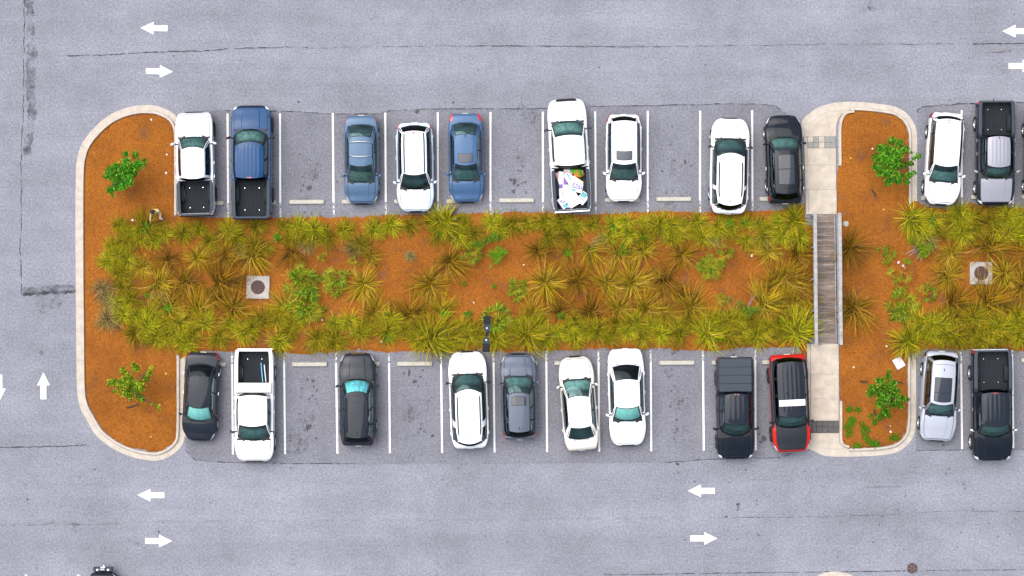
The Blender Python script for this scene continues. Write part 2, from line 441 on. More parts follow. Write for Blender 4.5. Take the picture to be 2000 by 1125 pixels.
CR = [
    ([(47, -40), (47, 60), (46, 150), (45, 230), (41, 310), (42, 390), (40, 480), (42, 575)], 0.045, 'crack', 0.02),
    ([(42, 575), (80, 573), (115, 571), (147, 569)], 0.16, 'crack', 0.02),
    ([(44, 569), (90, 566), (147, 563)], 0.36, 'crack_soft', 0.03),
    ([(56, 0), (62, 80), (60, 150), (62, 230), (52, 300)], 0.45, 'crack_soft', 0.03),
    ([(120, 109), (190, 108), (240, 105), (330, 101), (400, 99), (480, 94), (600, 93)], 0.05, 'crack', 0.015),
    ([(600, 93), (900, 90), (1240, 92), (1500, 88), (1780, 86), (2100, 85)], 0.06, 'crack_soft', 0.015),
    ([(930, 89), (1100, 90), (1300, 91)], 0.03, 'crack', 0.01),
    (SEAM_T[1:-1], 0.045, 'crack', 0.01), (SEAM_TR, 0.06, 'crack', 0.02),
    ([(-40, 874), (60, 873), (110, 872), (170, 869)], 0.05, 'crack', 0.015),
    ([(362, 878), (376, 893), (390, 899), (480, 904), (700, 906)], 0.04, 'crack', 0.008),
    ([(700, 906), (1000, 905), (1300, 903)], 0.10, 'seam_pale', 0.01),
    ([(1300, 903), (1395, 897), (1480, 895), (1525, 893), (1548, 885)], 0.04, 'crack', 0.01),
    (SEAM_BR, 0.035, 'crack', 0.008),
    ([(-30, 1024), (180, 1021), (420, 1018), (700, 1016), (1000, 1014), (1430, 1011)], 0.13, 'seam_pale', 0.01),
    ([(-30, 1026), (80, 1025), (250, 1023)], 0.05, 'crack_soft', 0.01),
    ([(1430, 1011), (1620, 1009), (1760, 1004), (1860, 998), (2050, 1000)], 0.05, 'crack_soft', 0.01),
    ([(853, 1035), (854, 1080), (852, 1160)], 0.035, 'crack_soft', 0.008),
    ([(1180, 1123), (1300, 1121), (1430, 1119), (1600, 1117), (1780, 1115), (2050, 1112)], 0.04, 'crack', 0.008),
    ([(1690, 952), (1720, 951), (1760, 950)], 0.03, 'crack', 0.01),
    ([(1430, 938), (1500, 937), (1540, 938)], 0.03, 'crack_soft', 0.01),
    ([(1900, 86), (1950, 85), (2050, 86)], 0.05, 'crack', 0.015),
    ([(1915, 101), (1945, 102), (1975, 99)], 0.06, 'crack_soft', 0.02),
    ([(610, 783), (640, 779), (655, 780)], 0.10, 'seam_pale', 0.01), ([(765, 781), (860, 780)], 0.10, 'seam_pale', 0.01),
    ([(1900, 92), (1950, 95), (1990, 92)], 0.3, 'dust', 0.03),
    ([(575, 722), (640, 722)], 0.2, 'dust', 0.03), ([(350, 437), (700, 421), (1100, 411), (1560, 405)], 0.55, 'dust', 0.03),
    ([(370, 694), (700, 696), (1100, 694), (1560, 690)], 0.5, 'dust', 0.03),
    ([(1800, 415), (2100, 402)], 0.5, 'dust', 0.03), ([(1800, 690), (2100, 692)], 0.5, 'dust', 0.03),
]
for i, (pix, wd, mt, jt) in enumerate(CR):
    strip({'crack': 'crack', 'crack_soft': 'seam', 'seam_pale': 'seam', 'dust': 'dust_drift'}[mt], pix, wd, M[mt], 0.008 + 0.0005 * i, jt, i)

# stains on the asphalt
rr = random.Random(5)
STAINS = [(602, 313, 5, 's'), (599, 316, 3, 's'), (604, 367, 5, 'd'), (592, 362, 2, 'd'), (588, 372, 2, 'd'), (760, 306, 4, 's'), (762, 330, 4, 's'),
          (815, 218, 4, 'd'), (1005, 355, 4, 'd'), (998, 352, 3, 'd'), (1012, 362, 2, 'd'), (1004, 372, 2, 'd'), (1026, 356, 2, 'd'), (1020, 220, 14, 's'), (1040, 228, 12, 's'), (1005, 410, 5, 's'),
          (1338, 316, 3, 'd'), (1314, 372, 4, 's'), (1318, 842, 8, 's'), (1310, 730, 10, 's'), (1300, 723, 6, 's'), (1314, 690, 5, 's'), (611, 744, 3, 'd'), (600, 741, 2, 'd'), (603, 833, 5, 'd'), (600, 838, 3, 'd'),
          (575, 855, 12, 's'), (590, 870, 14, 's'), (570, 880, 10, 's'), (799, 728, 4, 'd'), (790, 729, 2, 'd'), (826, 723, 2, 'd'), (821, 736, 2, 'd'), (813, 847, 6, 's'), (845, 851, 3, 'd'), (810, 745, 4, 'd'),
          (1492, 856, 5, 'd'), (1486, 863, 3, 'd'), (1482, 848, 2, 'd'), (1391, 868, 3, 's'), (431, 828, 7, 's'), (435, 815, 4, 's'), (445, 740, 3, 's'), (443, 760, 3, 's'),
          (102, 1027, 10, 's'), (149, 1029, 12, 's'), (262, 1056, 12, 's'), (80, 592, 16, 's'), (110, 590, 14, 's'), (80, 688, 5, 's'), (72, 1107, 5, 's'), (570, 1098, 8, 's'), (570, 918, 5, 's'),
          (1441, 985, 3, 'd'), (1442, 991, 1.6, 'd'), (1323, 906, 3, 'd'), (1440, 996, 1.5, 'd'), (1418, 1009, 2, 'd'), (1787, 1021, 3, 's'), (1700, 10, 12, 's'), (1690, 22, 10, 's'), (1840, 800, 2, 'd'), (1843, 870, 2, 'd'),
          (54, 975, 2, 'd'), (50, 946, 1.6, 'd'), (185, 917, 1.8, 'd'), (310, 1038, 2, 'd'), (1955, 130, 8, 's'), (1965, 145, 9, 's'), (885, 200, 2, 'd'), (583, 199, 2, 'd'), (1920, 865, 2, 'd')]
for cx, cy in ((600, 340), (1010, 340), (1316, 330), (605, 800), (810, 800), (1322, 800)):
    for _ in range(16):
        STAINS.append((rr.gauss(cx, 13), rr.gauss(cy, 34), rr.uniform(0.6, 2.0), 'd'))
    STAINS.append((rr.gauss(cx, 8), rr.gauss(cy, 30), rr.uniform(8, 14), 's')); STAINS.append((rr.gauss(cx, 8), rr.gauss(cy, 30), rr.uniform(8, 14), 's'))
for _ in range(60):
    x, y = rr.uniform(1320, 1990), rr.uniform(910, 1110)
    STAINS.append((x, y, rr.uniform(0.7, 1.6), 'd'))
for _ in range(50):
    x, y = rr.uniform(20, 1990), rr.choice([rr.uniform(5, 195), rr.uniform(915, 1120)])
    STAINS.append((x, y, rr.uniform(0.6, 1.2), 'd'))
solid_stain = simple('tar spot', (0.03, 0.03, 0.034), 0.6)
for i, (x, y, r_, k) in enumerate(STAINS):
    c = P(x, y); n = 14; r_ = r_ / S
    ph = [rr.uniform(0, 6.28) for _ in range(3)]
    b = MB(); el = rr.uniform(0.7, 1.3)
    b.add([(c[0] + r_ * el * (1 + 0.22 * math.sin(2 * a + ph[0]) + 0.15 * math.sin(3 * a + ph[1])) * math.cos(a),
            c[1] + r_ / el * (1 + 0.22 * math.sin(2 * a + ph[0]) + 0.15 * math.sin(5 * a + ph[2])) * math.sin(a), 0.03 + 0.0002 * i)
           for a in [2 * math.pi * q / n for q in range(n)]], [tuple(range(n))])
    b.build('oil_stain', M['stain_soft'] if k == 's' else solid_stain, asphalt)

# ------------------------------------------------------------------ painted markings
def arrow(px, py, ang, label):
    """straight arrow, tip towards ang (degrees in the picture, 0 = right, 90 = up), centre px, py"""
    L_, hl, hw, sw = 1.41, 0.68, 0.335, 0.155
    prof = [(-L_ / 2, -sw), (L_ / 2 - hl, -sw), (L_ / 2 - hl, -hw), (L_ / 2, 0), (L_ / 2 - hl, hw), (L_ / 2 - hl, sw), (-L_ / 2, sw)]
    b = MB().prism(prof, 0, 0.004)
    x, y = P(px, py)
    o = b.build('arrow_marking', M['white_paint'], asphalt, loc=(x, y, 0.024), rot=(0, 0, R(ang)))
    o['label'] = label
arrow(301, 55, 179, 'white arrow pointing left in the upper lane, leftmost of the upper left-pointing arrows')
arrow(311.5, 139.5, -1.5, 'white arrow pointing right just above the left planted island')
arrow(1984, 61, 180, 'white arrow pointing left at the right edge of the upper lane')
arrow(1996, 129, 0, 'white arrow pointing right at the right edge of the upper lane')
arrow(85, 753.5, 90, 'white arrow pointing up beside the left kerb')
arrow(-1, 758, -90, 'white arrow pointing down at the left edge of the picture')
arrow(295, 967, 180, 'white arrow pointing left below the left planted island')
arrow(310, 1056.5, -0.5, 'white arrow pointing right above the dark off-road car')
arrow(1370, 958.5, 180, 'white arrow pointing left below the dark covered pickup')
arrow(1374.5, 1051.5, 0, 'white arrow pointing right near the lower edge, right half')

def stall_line(x0, y0, x1, y1, x2, y2):
    """solid from 0 to 1, worn from 1 to 2 where soil washes over it"""
    strip('stall_line', [(x0, y0), ((x0 + x1) / 2, (y0 + y1) / 2), (x1, y1)], 0.10, M['white_paint'], 0.025)
    strip('worn_line_end', [(x1, y1), (x2, y2)], 0.10, M['worn_paint'], 0.025)
for i, (xt, xb) in enumerate([(444.5, 445.5), (547, 547.5), (650, 651.5), (752.5, 753.5), (855, 855.5), (958, 958), (1060, 1060.5), (1162.5, 1163.5), (1265, 1265), (1367.5, 1367), (1469, 1469.5)]):
    yt = 222 - 6.5 * i / 10
    stall_line(xt, yt, xb, 396 - 0.6 * i, xb + 0.5, 425 - 1.1 * i)
for i, (xt, xb) in enumerate([(453.5, 455), (555, 557), (656.5, 659), (760, 761.5), (861.5, 863.5), (964, 966), (1067, 1068.5), (1169, 1170.5), (1271, 1272), (1373, 1374.5), (1475, 1476)]):
    stall_line(xb, 887.5 - 0.8 * i, xt, 711 - 0.6 * i, xt - 0.5, 690 - 0.8 * i)
stall_line(1878, 215, 1878.5, 385, 1878.5, 405); stall_line(1979, 212, 1978.5, 388, 1978.5, 405)
stall_line(1879, 877, 1877, 710, 1876.5, 686); stall_line(1979, 875, 1977, 706, 1976.5, 682)
for x in (51, 153, 255): strip('stall_line', [(x, 1122 + (3 if x > 200 else 0)), (x, 1200), (x, 1300)], 0.115, M['white_paint'], 0.025)

# ------------------------------------------------------------------ mulch bed
TOP = [(350, 421), (385, 424), (420, 424), (470, 428), (540, 425), (600, 424), (650, 425), (700, 424), (760, 421), (860, 420), (900, 418), (960, 418), (1000, 415), (1060, 416), (1150, 420), (1200, 418), (1290, 414), (1360, 416), (1400, 414), (1480, 413), (1550, 407), (1563, 400), (1574, 398)]
TOPR = [(1776, 396), (1790, 390), (1800, 400), (1820, 405), (1850, 410), (1880, 404), (1898, 396), (1912, 404), (1950, 406), (2000, 407), (2080, 404), (2200, 405)]
BOT = [(2200, 684), (2100, 685), (2040, 682), (2000, 687), (1980, 682), (1950, 680), (1900, 683), (1850, 681), (1810, 682), (1790, 686), (1779, 696)]
BOTL = [(1578, 700), (1566, 690), (1560, 676), (1500, 677), (1440, 680), (1400, 684), (1340, 683), (1300, 680), (1240, 682), (1180, 680), (1120, 683), (1040, 684), (990, 688), (940, 682), (900, 684), (850, 688), (800, 685), (750, 687), (720, 682), (680, 682), (640, 688), (590, 691), (540, 684), (450, 686), (400, 684), (370, 692), (352, 700)]
KERB_L = [(357, 421), (357, 300), (356, 256), (349, 234), (336.5, 220), (315.7, 209.6), (297, 205.7), (269.5, 206), (239.4, 213), (209, 228), (179.3, 254.7), (159.6, 282.5), (150.4, 312.5), (148, 352), (147.5, 450), (148, 560), (149, 660), (150.5, 760), (156.7, 795.6), (169, 820), (186.7, 849), (206.7, 866.7), (233, 883), (264.4, 894.4), (295.6, 899.6), (315.6, 898), (335.6, 889), (351, 875.6), (360, 858), (362, 820), (362, 760), (362, 694)]
KERB_RT = [(1637, 324), (1636.5, 262), (1638, 240), (1643, 226), (1652, 217), (1668, 214)]
KERB_RT_OUT = [(1660, 199), (1678, 199.4), (1700, 201), (1735, 205.4), (1753, 210), (1769.5, 220.4), (1781, 234), (1789, 251.6), (1791, 272), (1791, 330), (1791, 398)]
KERB_RB_OUT = [(1789, 690), (1789, 760), (1789, 817), (1785, 849), (1773, 868), (1754, 882), (1730, 888), (1694, 891), (1658, 892)]

def offset_path(pts, d):
    o = []
    for i in range(len(pts)):
        t = pts[min(i + 1, len(pts) - 1)] - pts[max(i - 1, 0)]; t = t / (np.linalg.norm(t) + 1e-9)
        o.append(pts[i] + np.array([-t[1], t[0]]) * d)
    return np.array(o)

GUT, KW = 0.27, 0.165
def kerb(name, pix, label, inward=1, gutter=GUT, seg=2.75, h=0.14, pts=None, top_kw=KW):
    """kerb and gutter swept along the outer edge, split at its joints"""
    base = catmull([P(*p) for p in pix], 14) if pts is None else pts
    ds = np.concatenate([[0], np.cumsum(np.linalg.norm(np.diff(base, axis=0), axis=1))])
    n = max(1, round(ds[-1] / seg)); root = empty(name); tag(root, label, kind='structure')
    prof = []
    if gutter: prof += [(0.0, -0.05), (0.0, 0.022), (gutter - 0.02, 0.010), (gutter, 0.012)]
    else: prof += [(0.0, -0.05), (0.0, 0.0)]
    g = gutter
    prof += [(g + 0.035, h - 0.025), (g + 0.06, h), (g + top_kw - 0.01, h + 0.002), (g + top_kw, h - 0.01), (g + top_kw, -0.05)]
    for k in range(n):
        a, b_ = ds[-1] * k / n + 0.007, ds[-1] * (k + 1) / n - 0.007
        qs = np.linspace(a, b_, max(4, int((b_ - a) / 0.16)))
        ln = np.stack([np.interp(qs, ds, base[:, 0]), np.interp(qs, ds, base[:, 1])], 1)
        # tangents from the whole path so that neighbouring pieces meet
        tq = lambda s_: np.array([np.interp(s_, ds, base[:, 0]), np.interp(s_, ds, base[:, 1])])
        rows = []
        for s_, p in zip(qs, ln):
            t = tq(min(s_ + 0.1, ds[-1])) - tq(max(s_ - 0.1, 0)); t /= np.linalg.norm(t)
            nn = np.array([-t[1], t[0]]) * inward
            rows.append([(*(p + nn * o_), z_) for o_, z_ in prof])
        mb = MB().grid(rows, flip=(inward > 0))
        m_ = len(prof); e = (len(rows) - 1) * m_
        mb.f.append(tuple(range(m_)) if inward < 0 else tuple(range(m_))[::-1]); mb.m.append(0)
        mb.f.append(tuple(e + q for q in range(m_))[::-1] if inward < 0 else tuple(e + q for q in range(m_))); mb.m.append(0)
        mb.build('kerb_segment', M['concrete_curb'], root, smooth=True, auto=32)
    return base
kl = kerb('kerb', KERB_L, 'rounded concrete kerb and gutter around the left planted island', inward=1)
krt = kerb('kerb', KERB_RT_OUT, 'concrete kerb and gutter around the upper right planted island', inward=-1)
krb = kerb('kerb', KERB_RB_OUT, 'concrete kerb and gutter around the lower right planted island', inward=-1)
kerb('kerb', KERB_RT, 'thin kerb between the upper footpath and the mulch', inward=-1, gutter=0, seg=3.5, h=0.15, top_kw=0.16)
kerb('kerb', [(1658, 876), (1648, 874), (1641.5, 868), (1638.5, 856), (1638.5, 820), (1638.5, 783)], 'thin kerb between the lower footpath and the mulch', inward=-1, gutter=0, seg=3.5, h=0.15, top_kw=0.16)

mulch_in_l = [tuple(p) for p in offset_path(kl, GUT + KW * 0.75)]
mulch_in_rt = [tuple(p) for p in offset_path(krt, -(GUT + KW * 0.75))]
mulch_in_rb = [tuple(p) for p in offset_path(krb, -(GUT + KW * 0.75))]
W2 = lambda L_: [P(*p) for p in L_]
def dense(pts, jit, seed):
    r2 = random.Random(seed); o = []
    for a, b in zip(pts[:-1], pts[1:]):
        n = max(1, int(math.hypot(b[0] - a[0], b[1] - a[1]) / 0.12))
        for k in range(n): o.append((a[0] + (b[0] - a[0]) * k / n + r2.gauss(0, jit), a[1] + (b[1] - a[1]) * k / n + r2.gauss(0, jit)))
    return o + [pts[-1]]
shift = lambda L_, d: [(x, y + d) for x, y in L_]
poly = (list(mulch_in_l)[::-1] + [])      # from lower right of the island round to its upper right
poly = poly + dense(shift(W2(TOP), 0.09), 0.022, 3) + W2([(1574, 440), (1634, 440), (1634.5, 324), (1638.5, 322), (1638, 262), (1640, 240), (1645, 228), (1653, 220), (1664, 217)]) \
    + mulch_in_rt + dense(shift(W2(TOPR), 0.09), 0.022, 4) + dense(shift(W2(BOT), -0.09), 0.022, 5) + mulch_in_rb \
    + W2([(1655, 872), (1647, 870), (1642, 860), (1641, 822), (1640.5, 783), (1639, 760), (1640, 660), (1578, 660)]) + dense(shift(W2(BOTL), -0.09), 0.022, 6)
def in_poly(x, y, pl):
    c = np.zeros(len(x), bool); n = len(pl); j = n - 1
    for i in range(n):
        xi, yi = pl[i]; xj, yj = pl[j]
        cond = ((yi > y) != (yj > y)) & (x < (xj - xi) * (y - yi) / (yj - yi + 1e-12) + xi)
        c ^= cond; j = i
    return c
def sstep(a, b, x):
    t = np.clip((x - a) / (b - a), 0, 1); return t * t * (3 - 2 * t)
def vnoise(x, y, f, seed):
    r2 = np.random.default_rng(seed); o = 0
    for k in range(4):
        a, p1, p2 = r2.uniform(0, 6.28), r2.uniform(0, 6.28), r2.uniform(0, 6.28)
        ff = f * 1.7**k; o = o + np.sin(ff * (x * np.cos(a) + y * np.sin(a)) + p1) * np.sin(ff * 0.9 * (y * np.cos(a) - x * np.sin(a)) + p2) * 0.6**k
    return o
def ground_z(x, y):
    """top of the mulch: a shallow swale along the middle"""
    x = np.asarray(x, float); y = np.asarray(y, float)
    px = x * S + 1000; py = 562.5 - y * S
    dip = sstep(0, 70, 100 - np.abs(py - 556)) * sstep(235, 330, px)
    return 0.055 - 0.42 * dip + 0.014 * vnoise(x, y, 1.1, 3) + 0.006 * vnoise(x, y, 5.0, 4)
xs = np.array([p[0] for p in poly]); ys_ = np.array([p[1] for p in poly])
gx, gy = np.meshgrid(np.arange(xs.min(), xs.max(), 0.17), np.arange(ys_.min(), ys_.max(), 0.17))
gx = gx.ravel() + RNG.uniform(-0.05, 0.05, gx.size); gy = gy.ravel() + RNG.uniform(-0.05, 0.05, gy.size)
ins = in_poly(gx, gy, poly); gx, gy = gx[ins], gy[ins]
pc = np.array(poly); keep = np.ones(len(gx), bool)
for i0 in range(0, len(gx), 2000):
    d2 = (gx[i0:i0 + 2000, None] - pc[None, :, 0])**2 + (gy[i0:i0 + 2000, None] - pc[None, :, 1])**2
    keep[i0:i0 + 2000] = d2.min(1) > 0.075**2
gx, gy = gx[keep], gy[keep]
npoly = len(poly)
allp = [Vector(p) for p in poly] + [Vector((a, b)) for a, b in zip(gx, gy)]
vv, _, ff, ov, _, _ = delaunay_2d_cdt(allp, [], [list(range(npoly))], 1, 1e-5)
vx = np.array([v.x for v in vv]); vy = np.array([v.y for v in vv]); vz = ground_z(vx, vy)
for i, o_ in enumerate(ov):
    if any(k < npoly for k in o_): vz[i] = -0.03 if vz[i] > -0.02 else vz[i]
mb = MB().add(list(zip(vx, vy, vz)), ff)
mulch = mb.build('mulch_bed', M['mulch'], smooth=True)
tag(mulch, 'rust orange pine straw mulch of the planted island', kind='structure')
def gz(x, y): return float(ground_z(x, y))

# loose straw chips, lying every way
pick = RNG.integers(0, len(gx), 26000)
cx_ = gx[pick] + RNG.uniform(-0.09, 0.09, 26000); cy_ = gy[pick] + RNG.uniform(-0.09, 0.09, 26000)
cz_ = ground_z(cx_, cy_) + RNG.uniform(0.006, 0.022, 26000)
an = RNG.uniform(0, math.pi, 26000); ln_ = RNG.uniform(0.04, 0.14, 26000); wd_ = RNG.uniform(0.003, 0.008, 26000); tl = RNG.uniform(-0.25, 0.25, 26000)
ux, uy = np.cos(an), np.sin(an)
V = np.zeros((26000, 4, 3))
for k, (a, b) in enumerate(((-1, -1), (1, -1), (1, 1), (-1, 1))):
    V[:, k, 0] = cx_ + a * ux * ln_ / 2 - b * uy * wd_; V[:, k, 1] = cy_ + a * uy * ln_ / 2 + b * ux * wd_; V[:, k, 2] = cz_ + a * tl * ln_ / 2
def soup(name, V, cols, mat):
    """quads from an (n, 4, 3) array with one colour each"""
    n = len(V); me = bpy.data.meshes.new(name)
    me.vertices.add(n * 4); me.vertices.foreach_set('co', V.reshape(-1))
    me.loops.add(n * 4); me.loops.foreach_set('vertex_index', np.arange(n * 4))
    me.polygons.add(n); me.polygons.foreach_set('loop_start', np.arange(n) * 4); me.polygons.foreach_set('loop_total', np.full(n, 4))
    at = me.color_attributes.new('col', 'FLOAT_COLOR', 'POINT')
    c4 = np.ones((n, 4, 4)); c4[:, :, :3] = cols[:, None, :] if cols.ndim == 2 else cols
    at.data.foreach_set('color', c4.reshape(-1)); me.materials.append(mat); me.update(); me.validate()
    return me
pal = np.array([(0.30, 0.11, 0.025), (0.24, 0.075, 0.012), (0.13, 0.035, 0.007), (0.34, 0.16, 0.05), (0.2, 0.055, 0.01), (0.09, 0.03, 0.012)])
tag(mesh_obj('straw_chips', soup('straw_chips', V, pal[RNG.integers(0, 6, 26000)] * RNG.uniform(0.8, 1.25, (26000, 1)), M['chip'])),
    'loose straw and bark chips littering the mulch bed', 'straw', kind='stuff')

# ------------------------------------------------------------------ footpath
def slab(parent, name, pix, z1, mat, z0=-0.06, gap=0.008):
    pts = np.array([P(*p) for p in pix]); c = pts.mean(0)
    d = pts - c; ll = np.linalg.norm(d, axis=1, keepdims=True); pts = c + d * (1 - gap / ll)
    return MB().prism([tuple(p) for p in pts], z0, z1).build(name, mat, parent)
for top in (True, False):
    fp = empty('footpath')
    tag(fp, ('upper' if top else 'lower') + ' pale concrete footpath leading to the timber bridge', kind='structure')
    if top:
        for y0, y1, s0 in ((289.5, 322.5, 0), (322.5, 370, 0), (370, 418.5, 1)):
            slab(fp, 'slab', [(1576.5 + s0, y0), (1632.5 + s0, y0), (1632.5 + s0, y1), (1577.5 + s0, y1)], 0.10, M['concrete'])
        for y0, y1 in ((268, 322.5), (322.5, 370), (370, 419)):
            slab(fp, 'edge_strip', [(1569.5 + (y0 - 268) * 0.03, y0), (1576 + (y0 - 268) * 0.01, y0), (1576.8 + (y1 - 268) * 0.01, y1), (1569.5 + (y1 - 268) * 0.03, y1)], 0.105, M['concrete_curb'])
        o_ = [(1567.5, 268), (1565, 250), (1567, 235), (1577.7, 224), (1596, 211), (1619, 203), (1642, 199.6), (1660, 199)]
        i_ = [(1577.5, 266.6), (1578.5, 256), (1583, 243), (1592, 233), (1606, 223.5), (1622, 218), (1640, 215.5), (1660, 213)]
        ramp_ = [(1600, 266.5), (1632, 266.5), (1633, 245), (1637, 232), (1643, 223), (1660, 214)]
        tx0, tx1, ty0, ty1, tm = 1576.8, 1632, 266.8, 289.2, M['tile_light']
    else:
        for y0, y1 in ((671, 730.5), (730.5, 779), (779, 821.5)):
            slab(fp, 'slab', [(1582.5, y0), (1637.5, y0), (1638, y1), (1583, y1)], 0.10, M['concrete'])
        for y0, y1 in ((671, 730.5), (730.5, 779), (779, 846)):
            slab(fp, 'edge_strip', [(1575.5, y0), (1582, y0), (1582.5, y1), (1576, y1)], 0.105, M['concrete_curb'])
        o_ = [(1574, 846), (1573, 866), (1577, 875), (1591, 882), (1603, 888), (1614, 891), (1635, 892), (1658, 892)]
        i_ = [(1583, 846), (1584, 856), (1588, 864), (1597, 870), (1607, 874), (1618, 876), (1640, 877.5), (1658, 878)]
        ramp_ = [(1600, 845.8), (1638, 845.8), (1638, 858), (1641, 867), (1647, 873), (1658, 877)]
        tx0, tx1, ty0, ty1, tm = 1583.5, 1639, 822, 845.2, M['tile_dark']
    O, I = catmull([P(*p) for p in o_], 6), catmull([P(*p) for p in i_], 6)
    def band(A, B, z0, z1):
        rows = [[(*p, z0) for p in A], [(*p, z1) for p in A], [(*p, z1) for p in B], [(*p, z0) for p in B]]
        return MB().grid(rows, flip=not top)
    band(O, I, -0.05, 0.03).build('gutter_apron', M['concrete_curb'], fp)
    R0 = np.array([P(*p) for p in ramp_]); tt = np.linspace(0, len(R0) - 1, len(I)); RR = np.stack([np.interp(tt, range(len(R0)), R0[:, 0]), np.interp(tt, range(len(R0)), R0[:, 1])], 1)
    band(offset_path(I, -0.006 if top else 0.006), RR, -0.05, 0.036).build('ramp_slab', M['concrete'], fp)
    r3 = random.Random(8 if top else 9)
    for i in range(5):
        for j in range(2):
            a, c = tx0 + (tx1 - tx0) * i / 5, tx0 + (tx1 - tx0) * (i + 1) / 5
            d, e = ty0 + (ty1 - ty0) * j / 2, ty0 + (ty1 - ty0) * (j + 1) / 2
            (x0, y1), (x1, y0) = P(a, d), P(c, e)
            t = MB().box(((x0 + x1) / 2, (y0 + y1) / 2, 0.02), (x1 - x0 - 0.012, y1 - y0 - 0.012, 0.12), b=0.004)
            for u in range(5):
                for v_ in range(5):
                    t.lathe([(0.018, 0.08), (0.013, 0.086), (0.0001, 0.087)], 6, c=(x0 + (u + 0.5) * (x1 - x0) / 5, y0 + (v_ + 0.5) * (y1 - y0) / 5, 0))
            t.build('tactile_tile', (M['concrete'] if (top and (i, j) in ((2, 0), (2, 1), (0, 0))) else tm), fp)

# tip of the next island, at the lower edge of the picture
tip = [(1585, 1140), (1595, 1126), (1608, 1119), (1622, 1116.6), (1634, 1116.4), (1648, 1118), (1662, 1122.5), (1674, 1132), (1680, 1145)]
kp = catmull([P(*p) for p in tip], 8)
kerb('kerb', tip, 'pale rounded kerb tip of another island at the lower edge', inward=-1, pts=kp)
MB().prism([tuple(p) for p in offset_path(kp, -0.4)], -0.03, 0.05).build('mulch_bed', M['mulch'])
bpy.data.objects['mulch_bed.001']['kind'] = 'structure'; bpy.data.objects['mulch_bed.001']['label'] = 'mulch inside the island tip at the lower edge'

# ------------------------------------------------------------------ wheel stops
def stop_mesh():
    b = MB(); L_ = 1.82; rows = []
    for x in (-L_ / 2, -L_ / 2 + 0.03, L_ / 2 - 0.03, L_ / 2):
        e = 0.02 if abs(x) == L_ / 2 else 0
        rows.append([(x, -0.12 + e, 0), (x, -0.115 + e, 0.07), (x, -0.09 + e, 0.125 - e), (x, 0.09 - e, 0.125 - e), (x, 0.115 - e, 0.07), (x, 0.12 - e, 0)])
    b.grid(rows); b.f.append((0, 1, 2, 3, 4, 5)); b.m.append(0); e = 18; b.f.append((e + 5, e + 4, e + 3, e + 2, e + 1, e)); b.m.append(0)
    return b.mesh('wheel_stop', M['concrete_stop'], True, 30)
pin_mesh = MB().lathe([(0.014, 0.0), (0.014, 0.004), (0.0001, 0.005)], 8).mesh('pin', M['iron'])
stop_me = stop_mesh()
def wheel_stop(px, py, label, rz=0.0):
    x, y = P(px, py)
    o = mesh_obj('wheel_stop', stop_me, None, (x, y, 0.006), (0, 0, R(rz)))
    for s in (-0.6, 0.6): mesh_obj('pin', pin_mesh, o, (s, 0, 0.124))
    tag(o, label, 'wheel stop', 'concrete wheel stops at the stall ends')
STOPS_T = [(403, 397, 'behind the white pickup beside the left island, upper row'), (505, 396, 'under the blue pickup'), (599, 394.5, 'in the empty stall right of the blue pickup'),
           (702, 394, 'under the blue-grey sedan with roof bars'), (804, 393.5, 'under the nose of the pale blue minivan, upper row'), (906.5, 393, 'under the blue sedan with sunroof'),
           (1009, 391.5, 'in the empty stall left of the sign-filled pickup'), (1111, 391, 'under the sign-filled white pickup'), (1215, 390.5, 'under the white car with sunroof, upper row'),
           (1316, 389, 'in the empty stall right of the white sunroof car'), (1418, 389, 'under the long white van-like car, upper row'), (1517, 388.5, 'under the dark car beside the upper footpath'),
           (1833, 387, 'under the white car right of the upper right island'), (1930, 385, 'under the silver-grey pickup at the upper right'), (2029, 384, 'cut by the right edge of the picture, upper row')]
STOPS_B = [(407.5, 712, 'behind the black sedan beside the left island'), (505, 712, 'under the white pickup with a toolbox'), (605, 711.5, 'in the empty stall right of the toolbox pickup'),
           (708, 711, 'under the nose of the black car with a foil shade'), (810, 710.5, 'in the empty stall right of the foil-shade car'), (912, 710, 'under the long white car, lower row'),
           (1015.5, 709.5, 'under the slate car with a sunroof, lower row'), (1117, 709, 'under the cream sedan'), (1220, 708.5, 'under the plain white sedan, lower row'),
           (1322, 708.5, 'in the empty stall right of the plain white sedan'), (1424.5, 708, 'behind the dark pickup with a covered bed'), (1522, 707.5, 'behind the red and black car'),
           (1835, 704, 'under the silver car with a panoramic roof'), (1930, 704, 'under the black pickup at lower right'), (2028, 703.5, 'cut by the right edge of the picture, lower row')]
for x, y, t in STOPS_T + STOPS_B:
    wheel_stop(x, y, 'concrete wheel stop ' + t, 0.35)

